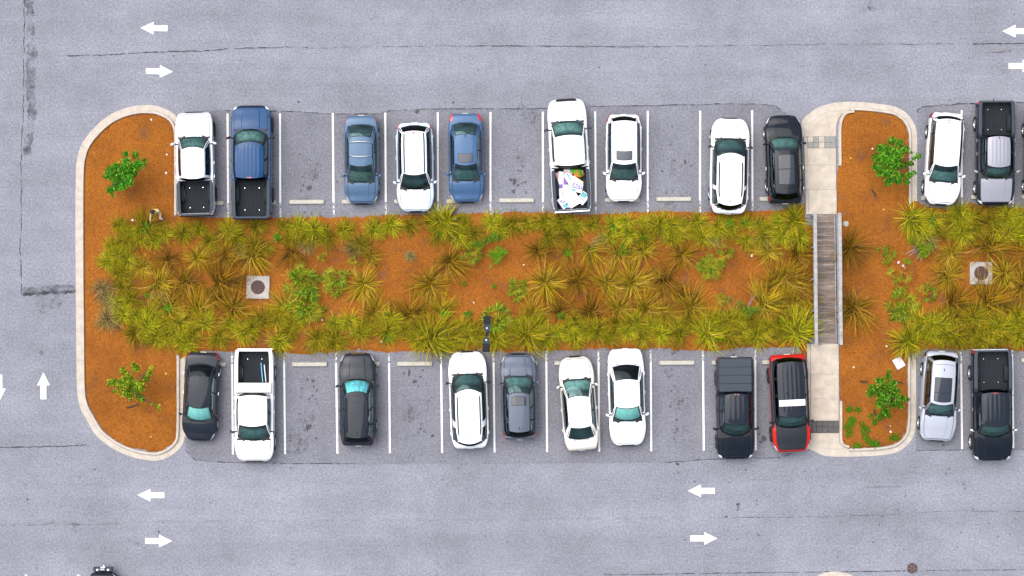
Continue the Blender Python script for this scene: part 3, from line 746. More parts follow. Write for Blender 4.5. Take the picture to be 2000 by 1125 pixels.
# ------------------------------------------------------------------ timber bridge
def bridge():
    root = empty('footbridge', (*P(1611, 545), 0), R(0.7))
    tag(root, 'weathered timber footbridge with silvered handrails over the planted swale', 'bridge')
    Lb, wb = 252 / S, 44 / S; n = 48
    pm = MB().box((0, 0, 0), (wb, Lb / n - 0.008, 0.04), b=0.004).mesh('plank', M['wood'])
    r4 = random.Random(3)
    for i in range(n):
        mesh_obj('plank', pm, root, (r4.uniform(-0.006, 0.006), -Lb / 2 + (i + 0.5) * Lb / n, 0.105 + r4.uniform(-0.003, 0.003)), (0, 0, r4.uniform(-0.004, 0.004)))
    for x in (-0.45, 0, 0.45): MB().box((x, 0, -0.03), (0.05, Lb - 0.1, 0.22)).build('joist', M['rail_wood'], root)
    for s in (-1, 1):
        xo = s * (wb / 2 + 0.03)
        for k in range(5):
            yy = -Lb / 2 + 0.06 + k * (Lb - 0.12) / 4
            MB().box((xo + s * 0.06, yy, 0.35), (0.09, 0.09, 1.5), b=0.008).build('post', M['rail_wood'], root)
        for k in range(2):
            y0, y1 = (-Lb / 2 - 0.05, -0.25) if k == 0 else (-0.245, Lb / 2 + 0.05)
            MB().box((xo + s * 0.02 + (0.012 if k else 0), (y0 + y1) / 2, 1.12), (0.17, y1 - y0, 0.038), b=0.006).build('handrail', M['rail_wood'], root)
        for zz in (0.3, 0.62, 0.94):
            MB().box((xo - s * 0.003, 0, zz), (0.038, Lb, 0.13), b=0.005).build('side_rail', M['rail_wood'], root)
        MB().box((s * (wb / 2 - 0.06), 0, 0.17), (0.05, Lb - 0.2, 0.07), b=0.005).build('toe_rail', M['rail_wood'], root)
bridge()

# ------------------------------------------------------------------ manholes, valve cover, litter
def manhole(px, py, sz, rot, label):
    x, y = P(px, py); z = gz(x, y)
    o = empty('manhole', (x, y, z), R(rot)); tag(o, label, 'manhole')
    s = sz / S
    MB().box((0, 0, 0.02), (s, s, 0.2), b=0.012).build('slab', M['concrete_slab'], o)
    lid = MB().lathe([(0.37, 0.119), (0.37, 0.128), (0.35, 0.132), (0.335, 0.126), (0.0001, 0.128)], 36).build('lid', M['iron'], o)
    for r_ in (0.1, 0.2, 0.29):
        MB().lathe([(r_ - 0.012, 0.124), (r_ - 0.008, 0.134), (r_ + 0.008, 0.134), (r_ + 0.012, 0.124)], 30).build('ring', M['iron'], lid)
manhole(502.5, 561, 45, -1.2, 'square concrete manhole slab with brown iron lid, bare mulch around it')
manhole(1918.5, 533.5, 44, 0, 'square concrete manhole slab half covered by golden grass at right')
x, y = P(1652, 437)
o = empty('valve_cover', (x, y, gz(x, y))); tag(o, 'small round pale valve cover in the mulch beside the bridge', 'cover')
MB().lathe([(0.13, -0.05), (0.13, 0.03), (0.12, 0.04), (0.0001, 0.042)], 24).build('lid', simple('pale green plastic', (0.30, 0.34, 0.30), 0.6), o)
MB().lathe([(0.15, -0.05), (0.15, 0.022), (0.133, 0.025), (0.133, -0.05)], 24).build('rim', M['concrete_slab'], o)
x, y = P(1782, 1110)
o = empty('road_manhole', (x, y, 0)); tag(o, 'round steel manhole cover in the asphalt near the lower right', 'manhole')
MB().lathe([(0.29, 0.0), (0.285, 0.02), (0.26, 0.02), (0.255, 0.012)], 32).build('frame', M['steel_cover'], o)
lid = MB().lathe([(0.252, 0.0), (0.252, 0.016), (0.0001, 0.018)], 32).build('lid', M['iron'], o)
for k in range(6):
    a = k * math.pi / 3
    MB().box((0.14 * math.cos(a), 0.14 * math.sin(a), 0.02), (0.16, 0.03, 0.012), rz=a).build('rib', M['steel_cover'], lid)

# ------------------------------------------------------------------ vehicles
def wheel_meshes(r, wdt, dark=False):
    t = MB().lathe([(r * 0.62, -wdt / 2 + 0.02), (r * 0.66, -wdt / 2), (r * 0.93, -wdt / 2), (r, -wdt / 2 + 0.04), (r, wdt / 2 - 0.04), (r * 0.93, wdt / 2), (r * 0.66, wdt / 2), (r * 0.62, wdt / 2 - 0.02)], 28, 'y')
    rim = MB().lathe([(r * 0.64, -wdt / 2 + 0.02), (r * 0.64, wdt / 2 - 0.012), (r * 0.6, wdt / 2 - 0.004), (r * 0.56, wdt / 2 - 0.03), (r * 0.54, 0.0), (0.001, 0.0)], 28, 'y')
    for k in range(5):
        a = 2 * math.pi * k / 5; c, s = math.cos(a), math.sin(a)
        pts = []
        for d, hw in ((0.03, 0.035), (r * 0.58, 0.028)):
            for q in (-1, 1):
                pts.append((c * d - s * q * hw, wdt / 2 - 0.03, s * d + c * q * hw))
        for d, hw in ((0.03, 0.05), (r * 0.58, 0.045)):
            for q in (-1, 1):
                pts.append((c * d - s * q * hw, 0.0, s * d + c * q * hw))
        rim.add(pts, [(0, 1, 3, 2), (1, 5, 7, 3), (0, 2, 6, 4)])
    rim.lathe([(0.06, 0.0), (0.06, wdt / 2 - 0.02), (0.001, wdt / 2 - 0.015)], 12, 'y')
    return t.mesh('tyre', M['tyre'], True, 35), rim.mesh('rim', M['rim_dark' if dark else 'rim'], True, 35)
WHEELS = {}

def seat_mesh(wd, mat):
    b = MB()
    def pad(c, s, tilt, rnd=0.05):
        n = 6; rows = []
        for i in range(n + 1):
            row = []
            for j in range(13):
                th = math.pi * i / n; ph = 2 * math.pi * j / 12
                sx, sy, sz = math.sin(th) * math.cos(ph), math.sin(th) * math.sin(ph), math.cos(th)
                e = lambda v: math.copysign(abs(v)**0.45, v)
                p = (e(sx) * s[0] / 2, e(sy) * s[1] / 2, e(sz) * s[2] / 2)
                ct, st = math.cos(tilt), math.sin(tilt)
                row.append((c[0] + p[0] * ct + p[2] * st, c[1] + p[1], c[2] - p[0] * st + p[2] * ct))
            rows.append(row)
        b.grid(rows)
    pad((0.0, 0, 0.0), (0.5, wd, 0.16), 0.0)
    pad((-0.28, 0, 0.32), (0.13, wd * 0.96, 0.66), -0.3)
    for y in ([0] if wd < 0.8 else [-wd * 0.3, wd * 0.3]): pad((-0.41, y, 0.72), (0.1, 0.27, 0.18), -0.2)
    return b.mesh('seat', mat, True)
SEATS = {}
def get_seat(wd, mat):
    k = (round(wd, 2), mat)
    if k not in SEATS: SEATS[k] = seat_mesh(wd, M[mat])
    return SEATS[k]

steer_mesh = None
def steering():
    global steer_mesh
    if steer_mesh is None:
        b = MB(); pts = []
        b.tube([(0.18 * math.cos(a) * 0.35, 0.18 * math.sin(a), 0.18 * math.cos(a) * 0.94) for a in np.linspace(0, 2 * math.pi, 19)], 0.016, 6, cap=False)
        b.tube([(0, -0.17, 0), (0, 0.17, 0)], 0.02, 5); b.tube([(0, 0, 0), (0.3, 0, -0.12)], 0.03, 6)
        steer_mesh = b.mesh('steering_wheel', M['black'], True)
    return steer_mesh

CLS = {
    # belt, hood at cowl, hood front, deck, roof, ground clearance, wheel radius
    'sedan': dict(belt=0.93, cowl=0.96, hood=0.76, deck=1.04, roof=1.45, clear=0.2, wr=0.33, tw=0.22),
    'suv': dict(belt=1.06, cowl=1.08, hood=0.92, deck=1.10, roof=1.68, clear=0.24, wr=0.36, tw=0.24),
    'van': dict(belt=1.02, cowl=1.05, hood=0.84, deck=1.05, roof=1.74, clear=0.2, wr=0.34, tw=0.23),
    'pickup': dict(belt=1.2, cowl=1.22, hood=1.08, deck=1.3, roof=1.86, clear=0.34, wr=0.40, tw=0.27),
}
def make_vehicle(sp):
    cl = dict(CLS[sp['cls']]); cl.update(sp.get('dim', {}))
    (fx, fy), (rx, ry) = P(*sp['front'], 0.6), P(*sp['rear'], 0.6)
    L = math.hypot(fx - rx, fy - ry); W = sp['w'] / 2
    pick = sp['cls'] == 'pickup'
    root = empty(sp['name'], ((fx + rx) / 2, (fy + ry) / 2, 0.0), math.atan2(fy - ry, fx - rx))
    tag(root, sp['label'], sp['cat'], sp.get('group', 'vehicles parked in the stalls'))
    kk = L / (sp['brk'][-1])
    cow, rf, rr_, rg = [b_ * kk for b_ in sp['brk'][:4]]
    X = lambda d: L / 2 - d
    nb = sp.get('blunt', 0.5 if not pick else 0.9)     # 0 pointed nose, 1 square nose
    rb_ = sp.get('rblunt', 0.55 if not pick else 1.0)
    lerp = lambda a, b, t: a + (b - a) * t
    Wp = [(0, lerp(0.20, 0.72, nb)), (0.03, lerp(0.42, 0.80, nb)), (0.1, lerp(0.60, 0.88, nb)), (0.24, lerp(0.77, 0.94, nb)), (0.5, lerp(0.92, 0.98, nb)), (0.95, 0.995), (1.5, 1.0),
          (L - 1.4, 1.0), (L - 0.8, lerp(0.97, 0.995, rb_)), (L - 0.4, lerp(0.90, 0.985, rb_)), (L - 0.16, lerp(0.76, 0.965, rb_)), (L - 0.05, lerp(0.60, 0.94, rb_)), (L, lerp(0.36, 0.9, rb_))]
    hd, cw, bt, dk = cl['hood'], cl['cowl'], cl['belt'], cl['deck']
    Hp = [(0, hd * 0.62), (0.025, hd * 0.78), (0.08, hd * 0.89), (0.2, hd * 0.96), (0.42, hd), (cow * 0.7, lerp(hd, cw, 0.72)), (cow + 0.05, cw)]
    if pick:
        Hp += [(rr_ - 0.1, bt + 0.02), (rr_ + 0.12, dk), (L - 0.05, dk), (L, dk - 0.04)]
    else:
        Hp += [((cow + rg) / 2, bt + 0.03), (rg, dk), (L - 0.2, dk * 0.985), (L - 0.07, dk * 0.93), (L - 0.02, dk * 0.82), (L, dk * 0.66)]
    drop = sp.get('drop', 0.05)
    Dp = [(0, 0.02), (0.1, 0.06), (cow * 0.6, drop + 0.02), (cow + 0.3, 0.045)] + ([(rr_ + 0.2, 0.012), (L, 0.01)] if pick else [(rg, 0.04), (L - 0.1, 0.05), (L, 0.02)])
    fax, rax = sp.get('axles', (0.19 * L if not pick else 0.165 * L, L * 0.79 if not pick else L * 0.79))
    wr = cl['wr']; ra = wr + 0.055
    ysf = 0.955 if pick else 0.92
    def sec_par(d):
        w_ = float(pchip(Wp, d)) * W; h_ = float(pchip(Hp, d)); s_ = h_ - float(pchip(Dp, d))
        b_ = cl['clear'] + 0.1 * max(0, 1 - d / 0.25) + 0.1 * max(0, 1 - (L - d) / 0.3)
        for ax in (fax, rax):
            q = ra * ra - (d - ax)**2
            if q > 0: b_ = max(b_, wr + math.sqrt(q))
        return w_, h_, s_, min(b_, s_ - 0.12)
    SIDE = [(0.955, 0.955), (0.978, 0.9), (0.994, 0.8), (1.0, 0.62), (0.998, 0.42), (0.985, 0.2), (0.955, 0.06), (0.9, 0.0), (0.615, 0.0)]
    NT = 9
    def section(d):
        w_, h_, s_, b_ = sec_par(d); ys = ysf * w_; o = []
        for k in range(NT):
            u = k / (NT - 1); o.append((ys * u, s_ + (h_ - s_) * (1 - u**2.4)))
        sh = s_ - b_
        for fw, fz in SIDE: o.append((w_ * fw, b_ + sh * fz))
        o.append((w_ * 0.61, min(b_, cl['clear'] + 0.02))); o.append((0.0, min(b_, cl['clear'] + 0.02))); return o
    def top_z(d, y):
        w_, h_, s_, b_ = sec_par(d); return s_ + (h_ - s_) * (1 - min(1, abs(y) / (ysf * w_))**2.4)
    ds = np.unique(np.round(np.concatenate([[0, 0.008, 0.025, 0.05, 0.09, 0.14, 0.2, 0.28, 0.38], np.linspace(0.48, L - 0.48, 56), L - np.array([0.38, 0.28, 0.2, 0.14, 0.09, 0.05, 0.025, 0.008, 0])]), 4))
    secs = [section(d) for d in ds]; K = len(secs[0])
    # greenhouse parameters
    wb = W * sp.get('basew', 0.885); wf = W * sp.get('wsw', 0.83); wro = W * sp['roofw']
    cf, cfr = sp.get('wscurve', (0.26, 0.12))
    cr_, crr = sp.get('rgcurve', (0.14, 0.08))
    wrb = W * sp.get('rbw', 0.80 if not pick else 0.84); wrr = wro * sp.get('rrw', 0.95); wfr = wro * 0.985
    def base_side(s): return float(pchip([(0, wf), (0.16, lerp(wf, wb, 0.8)), (0.35, wb), (0.8, wb * 0.995), (1, wrb)], s))
    def roof_side(s): return float(pchip([(0, wfr), (0.25, wro), (0.7, wro), (1, wrr)], s))
    zr = cl['roof']; crown = 0.055
    def zroof(v, u): return zr - crown * abs(u)**2.6 - 0.07 * (1 - v)**2.2 - sp.get('reardrop', 0.05) * v**2.2
    # ---- body shell
    b = MB(); pts = []; body_mats = [sp['body'], M['trim']]
    for sec in secs: pts.append(sec)
    def in_cab(d, y, m):
        u = y / max(wf, 0.01)
        return cow + cf * min(1, u * u) + m < d < rg - cr_ * min(1, (y / wrb)**2) - m and abs(y) < base_side(min(1, max(0, (d - cow) / (rg - cow)))) - m
    bed0, bed1, bedw = rr_ + 0.09, L - 0.075, W * 0.80
    for side in (1, -1):
        rows = [[(X(d), side * y, z) for y, z in sec] for d, sec in zip(ds, secs)]
        base = len(b.v); k = K
        b.v.extend([p for r_ in rows for p in r_])
        for i in range(len(ds) - 1):
            dm = (ds[i] + ds[i + 1]) / 2
            for j in range(k - 1):
                ym = (secs[i][j][0] + secs[i][j + 1][0] + secs[i + 1][j][0] + secs[i + 1][j + 1][0]) / 4
                mi = 0
                if j < NT - 1:
                    if in_cab(dm, ym, 0.10): continue
                    if in_cab(dm, ym, 0.012): mi = 1
                    if pick and bed0 - 0.02 < dm < bed1 and ym < bedw and sp.get('bed', True): continue
                q = (base + i * k + j, base + (i + 1) * k + j, base + (i + 1) * k + j + 1, base + i * k + j + 1)
                b.f.append(q[::-1] if side == 1 else q); b.m.append(mi)
        for i, fl in ((0, side == 1), (len(ds) - 1, side == -1)):
            f = tuple(base + i * k + j for j in range(k)); b.f.append(f if fl else f[::-1]); b.m.append(0)
    b.build('body', body_mats, root, smooth=True, auto=38)
    # ---- patches lying on the shell
    def surf(d, q, side, off):
        d = min(max(d, 0.0), L); sec = section(d); q = min(max(q, 0), K - 1.001); i = int(q); t = q - i
        a, c = sec[i], sec[i + 1]; y, z = a[0] + (c[0] - a[0]) * t, a[1] + (c[1] - a[1]) * t
        ty, tz = c[0] - a[0], c[1] - a[1]; n = math.hypot(ty, tz) + 1e-9
        ny, nz = -tz / n, ty / n
        e = 0.02; s1 = section(min(d + e, L)); s0 = section(max(d - e, 0))
        dy = (s1[i][0] - s0[i][0]) / (2 * e); dz = (s1[i][1] - s0[i][1]) / (2 * e)
        nx = (ny * dy + nz * dz); nl = math.sqrt(nx * nx + 1)
        return (X(d) + off * nx / nl, side * (y + off * ny / nl), z + off * nz / nl)
    def patch(name, d0, d1, q0, q1, mat, off=0.008, sides=(1, -1), parent=root, nd=8, nq=6, both=False, skew=0.0):
        if both:
            qs = np.linspace(-q1, q1, nq * 2 + 1)
            rows = [[surf(d, abs(q), 1 if q >= 0 else -1, off) for q in qs] for d in np.linspace(d0, d1, nd)]
            return MB().grid(rows, flip=False).build(name, mat, parent, smooth=True)
        for s in sides:
            rows = [[surf(d + skew * (q - q0) / max(1e-6, q1 - q0), q, s, off) for q in np.linspace(q0, q1, nq)] for d in np.linspace(d0, d1, nd)]
            MB().grid(rows, flip=(s < 0)).build(name, mat, parent, smooth=True)
    hoodm = sp.get('hoodm', sp['body'])
    h0 = sp.get('hood0', 0.16); qh = sp.get('hoodq', 6.9)
    patch('hood_gap', h0 - 0.03, cow + 0.16, 0, qh + 0.22, M['black'], 0.003, both=True, nd=12, nq=9)
    rows = []
    bulge = sp.get('bulge', 0.016)
    for d in np.linspace(h0, cow + 0.06, 14):
        row = []
        for q in np.concatenate([np.linspace(-qh, -4.6, 5), [-4.2, -3.9, -3.6], np.linspace(-3, 3, 7), [3.6, 3.9, 4.2], np.linspace(4.6, qh, 5)]):
            tq = abs(q) / qh; edge = float(sstep(0.62, 0.50, tq)) if False else (1.0 if abs(q) < 3.75 else 0.0)
            fade = min(1, (d - h0) / 0.3)
            row.append(surf(d, abs(q), 1 if q >= 0 else -1, 0.012 + bulge * edge * fade))
        rows.append(row)
    MB().grid(rows).build('hood', hoodm, root, smooth=True, auto=20)
    # cowl strip below the windscreen
    rows = []
    for d_, zz in ((-0.11, 0.014), (0.05, 0.024)):
        rows.append([(X(cow + d_ + cf * u * u), u * wf, top_z(cow + cf * u * u, u * wf) + zz) for u in np.linspace(-0.97, 0.97, 15)])
    MB().grid(rows).build('cowl', sp.get('cowlm', M['black']), root, smooth=True)
    wp = MB()
    for s in (-0.35, 0.45): wp.tube([(X(cow + cf * (s * 0.9)**2 + 0.0), s * wf, cw + 0.035), (X(cow + cf * (s - 0.5)**2 + 0.07), (s - 0.55) * wf, cw + 0.055)], 0.008, 5)
    wp.build('wiper', M['black'], root)
    # ---- lamps, grille, bumpers, plates
    lm = sp.get('lampm', M['lamp'])
    hl = sp.get('hl', (0.07, 0.36, 8.1, 10.4) if not pick else (0.05, 0.2, 7.0, 11.0)); patch('headlight', *hl, lm, 0.013, skew=sp.get('hlskew', 0.1))
    if sp.get('amber'): patch('turn_signal', hl[0] + 0.02, hl[0] + 0.22, 10.3, 12.0, M['amber'], 0.014)
    tl_ = sp.get('tl', (L - 0.34, L - 0.04, 8.2, 11.5) if not pick else (L - 0.16, L - 0.015, 8.3, 13.0)); tl_ = (tl_[0] if tl_[0] > 0 else L + tl_[0], tl_[1] if tl_[1] > 0 else L + tl_[1], tl_[2], tl_[3])
    patch('taillight', *tl_, M['red_lens'], 0.012)
    gm = sp.get('grillem', M['black'])
    patch('grille', 0.0, sp.get('grilled', 0.06), 0, sp.get('grilleq', 5.0), gm, 0.016, both=True, nd=7)
    patch('front_bumper', 0.0, 0.3, 11.2, 15.2, sp.get('bumperm', M['black']), 0.012)
    patch('rear_bumper', L - 0.3, L, 11.2, 15.2, sp.get('bumperm', M['black']), 0.012)
    wpl = section(0)[0]
    MB().box((X(0) + 0.012, 0, hd * 0.52), (0.03, min(1.0, W * 0.9), hd * 0.2), b=0.004).build('grille_insert', M['black'], root)
    MB().box((X(L) - 0.012, 0, (dk if not pick else 1.0) * 0.60), (0.02, 0.31, 0.15)).build('license_plate', M['plate'], root)
    # ---- greenhouse
    NF, NS = 18, 26
    lv = [0, 0.07, 0.13, 0.25, 0.4, 0.55, 0.7, 0.82, 0.9, 0.955, 1.0]
    def lvl(bp, tp, t, nrm=(0, 0), bul=0.0):
        k = math.sin(math.pi * t) * bul
        tz = t if t < 0.9 else t
        return (X(bp[0] + (tp[0] - bp[0]) * t) + nrm[0] * k, bp[1] + (tp[1] - bp[1]) * t + nrm[1] * k, bp[2] + (tp[2] - bp[2]) * (t + 0.10 * math.sin(math.pi * t)))
    buckets = {}
    def put(key, quad): buckets.setdefault(key, []).append(quad)
    us = [-1, -0.955, -0.90, -0.8, -0.65, -0.5, -0.34, -0.17, 0, 0.17, 0.34, 0.5, 0.65, 0.8, 0.90, 0.955, 1]
    front = [[lvl((cow + cf * u * u, u * wf, top_z(cow + cf * u * u, u * wf) - 0.015), (rf + cfr * u * u, u * wfr, zroof(0, u)), t, (1, 0), 0.03) for t in lv] for u in us]
    rear = [[lvl((rg - cr_ * u * u, u * wrb, top_z(rg - cr_ * u * u, u * wrb) - 0.015), (rr_ - crr * u * u, u * wrr, zroof(1, u)), t, (-1, 0), 0.025) for t in lv] for u in us]
    ss = np.linspace(0, 1, NS + 1)
    def sidecol(s, sg):
        db, dt = lerp(cow + cf, rg - cr_, s), lerp(rf + cfr, rr_ - crr, s)
        return [lvl((db, sg * base_side(s), top_z(db, base_side(s)) - 0.015), (dt, sg * roof_side(s), zroof(s, 1)), t, (0, sg), 0.035) for t in lv]
    for i in range(len(us) - 1):
        um = abs(us[i] + us[i + 1]) / 2
        for j in range(len(lv) - 1):
            tm = (lv[j] + lv[j + 1]) / 2
            q = (front[i][j], front[i + 1][j], front[i + 1][j + 1], front[i][j + 1])
            put('ws' if um < 0.9 and 0.07 < tm < 0.955 else ('seal_f' if um < 0.955 or sp.get('blacka') else 'frame'), q)
            q = (rear[i + 1][j], rear[i][j], rear[i][j + 1], rear[i + 1][j + 1])
            r0, r1 = sp.get('rwin', (0.13, 0.955))
            put('rw' if um < 0.9 and r0 < tm < r1 else ('seal_r' if um < 0.955 and r0 - 0.07 < tm else 'frame'), q)
    wins = sp.get('wins', [(0.05, 0.46), (0.5, 0.90)] if sp['cls'] == 'sedan' else ([(0.05, 0.48), (0.52, 0.92)] if pick else [(0.05, 0.38), (0.41, 0.70), (0.73, 0.95)]))
    for sg in (1, -1):
        cols = [sidecol(s, sg) for s in ss]
        for i in range(NS):
            sm = (ss[i] + ss[i + 1]) / 2
            for j in range(len(lv) - 1):
                tm = (lv[j] + lv[j + 1]) / 2
                q = (cols[i + 1][j], cols[i][j], cols[i][j + 1], cols[i + 1][j + 1]) if sg < 0 else (cols[i][j], cols[i + 1][j], cols[i + 1][j + 1], cols[i][j + 1])
                q = q[::-1]
                key = 'frame'
                if 0.07 < tm < 0.9:
                    hit = [n for n, (a, c) in enumerate(wins) if a < sm < c]
                    key = 'w%d%d' % (hit[0], sg) if hit else ('seal%d_%d' % (sum(1 for a, c in wins if c < sm), sg) if (wins[0][0] < sm or sp.get('blacka')) and sm < wins[-1][1] and not (sp.get('blacka') and wins[-2][1] < sm < wins[-1][0]) else 'frame')
                put(key, q)
    def quads(name, key, mat, smooth=True):
        if key not in buckets: return None
        idx, vs, fs = {}, [], []
        for q in buckets[key]:
            f = []
            for p in q:
                k2 = tuple(round(c, 4) for c in p)
                if k2 not in idx: idx[k2] = len(vs); vs.append(p)
                f.append(idx[k2])
            if len(set(f)) >= 3: fs.append(tuple(dict.fromkeys(f)))
        return MB().add(vs, fs).build(name, mat, root, smooth=smooth)
    roofm = sp.get('roofm', sp['body'])
    quads('cabin_frame', 'frame', sp.get('framem', roofm)); [quads('window_seal', k, M['black']) for k in list(buckets) if k.startswith('seal')]
    quads('windshield', 'ws', M['glass']); quads('rear_window', 'rw', sp.get('rwm', M['glass_side']))
    for n in range(len(wins)):
        for sg in (1, -1): quads('side_window', 'w%d%d' % (n, sg), sp.get('swm', M['glass_side'] if n == 0 or sp['cls'] == 'sedan' else M['glass_dark']))
    # ---- roof
    ru = [-1, -0.97, -0.92, -0.85, -0.72, -0.55, -0.36, -0.18, 0, 0.18, 0.36, 0.55, 0.72, 0.85, 0.92, 0.97, 1]
    def rpt(v, u, off=0.0):
        d = lerp(rf + cfr * u * u, rr_ - crr * u * u, v); return (X(d), u * roof_side(v), zroof(v, u) + off)
    nr = sp.get('ribs', 0); rows = []
    if nr:
        rr2 = np.linspace(-0.82, 0.82, nr * 4 + 1); ru = [-1, -0.95, -0.88] + list(rr2) + [0.88, 0.95, 1]
    for v in np.linspace(0, 1, NS + 1):
        rows.append([rpt(v, u, (0.014 * (0.5 - 0.5 * math.cos(2 * math.pi * (u + 0.82) / (1.64 / nr))) * min(1, max(0, v - 0.06) / 0.1, max(0, 0.97 - v) / 0.08)) if nr and abs(u) < 0.82 else 0.0) for u in ru])
    roof_o = MB().grid(rows).build('roof', roofm, root, smooth=True, auto=40)
    if sp.get('roof_gap'):      # seam across the roof near the tailgate
        v = sp['roof_gap']; MB().grid([[rpt(v + dv_, u, 0.004) for u in np.linspace(-0.95, 0.95, 13)] for dv_ in (0, 0.008)]).build('roof_seam', M['black'], roof_o)
    for (v0, v1, uu) in sp.get('sunroof', []):
        MB().grid([[rpt(v, u, 0.006) for u in np.linspace(-uu - 0.04, uu + 0.04, 9)] for v in np.linspace(v0 - 0.012, v1 + 0.012, 9)]).build('sunroof_seal', M['black'], roof_o, smooth=True)
        MB().grid([[rpt(v, u, 0.011) for u in np.linspace(-uu, uu, 9)] for v in np.linspace(v0, v1, 9)]).build('sunroof', sp.get('sunm', M['glass_roof_opaque']), roof_o, smooth=True)
    if sp.get('rails'):
        v0, v1, uu, rm = sp['rails']
        for sg in (1, -1):
            n = 10; pl = [rpt(v0 + (v1 - v0) * i / n, sg * uu, 0.045 if 0 < i < n else 0.0) for i in range(n + 1)]
            MB().tube(pl, 0.034, 6).build('roof_rail', rm, root, smooth=True)
    for v in sp.get('bars', []):
        MB().tube([rpt(v, u, 0.09 if abs(u) < 0.99 else 0.02) for u in (-1, -0.97, -0.5, 0, 0.5, 0.97, 1)], 0.026, 7).build('roof_bar', M['rim'], root, smooth=True)
    if sp.get('fin'):
        v = sp['fin']; p = rpt(v, sp.get('finu', 0.0), 0.0)
        MB().add([(p[0] + 0.11, p[1], p[2]), (p[0] - 0.09, p[1] + 0.025, p[2]), (p[0] - 0.09, p[1] - 0.025, p[2]), (p[0] - 0.08, p[1], p[2] + 0.065)], [(0, 1, 3), (0, 3, 2), (1, 2, 3)]).build('antenna', sp.get('finm', M['black']), roof_o)
    if sp.get('brake', pick):
        MB().grid([[rpt(v, u, 0.012) for u in np.linspace(-0.17, 0.17, 5)] for v in (sp.get('brakev', 0.965), sp.get('brakev', 0.965) + 0.02)]).build('brake_light', M['red_lens'], roof_o)
    # ---- mirrors, handles
    mm = sp.get('mirrorm', sp['body']); md = cow + cf + 0.16; mo = sp.get('mirror', 0.2 if not pick else 0.25)
    for sg in (1, -1):
        y0 = sg * (W * 0.95); z0 = bt + 0.05; rows = []
        for i in range(7):
            th = math.pi * i / 6; row = []
            for j in range(11):
                ph = 2 * math.pi * j / 10; e = lambda v: math.copysign(abs(v)**0.6, v)
                row.append((X(md) + e(math.sin(th) * math.cos(ph)) * 0.07 - 0.25 * abs(e(math.cos(th))) * 0.0 - 0.035 * e(math.cos(th)), y0 + sg * (mo * 0.62 + e(math.cos(th)) * mo * 0.45), z0 + 0.06 + e(math.sin(th) * math.sin(ph)) * (0.075 if not pick else 0.11)))
            rows.append(row)
        o = MB().grid(rows, flip=(sg > 0)).build('mirror', mm, root, smooth=True)
        MB().tube([(X(md + 0.02), y0 - sg * 0.1, z0 - 0.02), (X(md), y0 + sg * 0.06, z0 + 0.03)], 0.03, 6).build('mirror_arm', M['black'], o)
        for dd in sp.get('handles', [lerp(cow, rg, 0.50), lerp(cow, rg, 0.82)]) if not pick else [lerp(cow, rr_, 0.62), lerp(cow, rr_, 0.93)]:
            w_, h_, s_, b_ = sec_par(dd)
            MB().box((X(dd), sg * (w_ + 0.012), s_ - 0.14 * (s_ - b_) - 0.02), (0.17, 0.022, 0.028), b=0.006).build('door_handle', sp.get('handlem', sp['body']), root)
        for dd in ([cow + cf * 0.8, lerp(cow + cf, rg - cr_, 0.48), lerp(cow + cf, rg - cr_, 0.92)] if not pick else [cow + cf * 0.8, lerp(cow + cf, rr_, 0.5), rr_ - 0.05]):
            MB().grid([[surf(dd + e, q, sg, 0.003) for q in np.linspace(9, 14.4, 8)] for e in (0, 0.012)], flip=(sg < 0)).build('door_seam', M['black'], root)
    # ---- wheels
    kx = (wr, cl['tw'], bool(sp.get('darkrim')))
    if kx not in WHEELS: WHEELS[kx] = wheel_meshes(*kx)
    for ax in (fax, rax):
        for sg in (1, -1):
            we = bpy.data.objects.new('wheel', None); we.location = (X(ax), sg * (W - cl['tw'] / 2 + sp.get('poke', 0.0)), wr); we.rotation_euler = (0, 0, 0 if sg > 0 else math.pi); link(we, root)
            mesh_obj('tyre', WHEELS[kx][0], we); mesh_obj('rim', WHEELS[kx][1], we)
    # ---- interior
    fl = cl['clear'] + 0.12; cd0, cd1 = cow + 0.05, (rr_ + 0.05 if pick else rg - 0.05)
    t = MB(); xf, xr = X(cd0), X(cd1); wi = wb - 0.05
    for f in (((xf, -wi, fl), (xf, wi, fl), (xr, wi, fl), (xr, -wi, fl)), ((xr, wi, fl), (xr, wi, bt - 0.02), (xr, -wi, bt - 0.02), (xr, -wi, fl)),
              ((xf, wi, fl), (xr, wi, fl), (xr, wi, bt - 0.03), (xf, wi, bt - 0.03)), ((xf, -wi, fl), (xf, -wi, bt - 0.03), (xr, -wi, bt - 0.03), (xr, -wi, fl))):
        t.add(f, [(0, 1, 2, 3)])
    t.build('cabin_tub', M['trim'], root)
    dash = MB(); rows = []
    for d_, z_ in ((0.02, cw - 0.03), (0.3, cw + 0.0), (0.48, cw - 0.02), (0.62, cw - 0.1), (0.66, fl + 0.1)):
        rows.append([(X(cow + cf * 0.55 * u * u + d_), u * (wf - 0.03), z_ + 0.02 * (1 - u * u)) for u in np.linspace(-1, 1, 9)])
    dash.grid(rows).build('dashboard', DASH[sp.get('dash', (V_.index(sp) * 5 + 1) % 4)], root, smooth=True)
    sm = sp.get('seat', 'seat_grey'); sd = cow + cf + 0.95
    for sg in (1, -1): mesh_obj('seat', get_seat(0.5, sm), root, (X(sd), sg * W * 0.4, fl + 0.2), None, (1, 1, 0.82 if sp['cls'] == 'sedan' else 0.95))
    mesh_obj('steering_wheel', steering(), root, (X(sd - 0.52), W * 0.4, bt - 0.1), (0, 0, 0))
    nrow = 1 if sp['cls'] in ('sedan', 'pickup') else 2
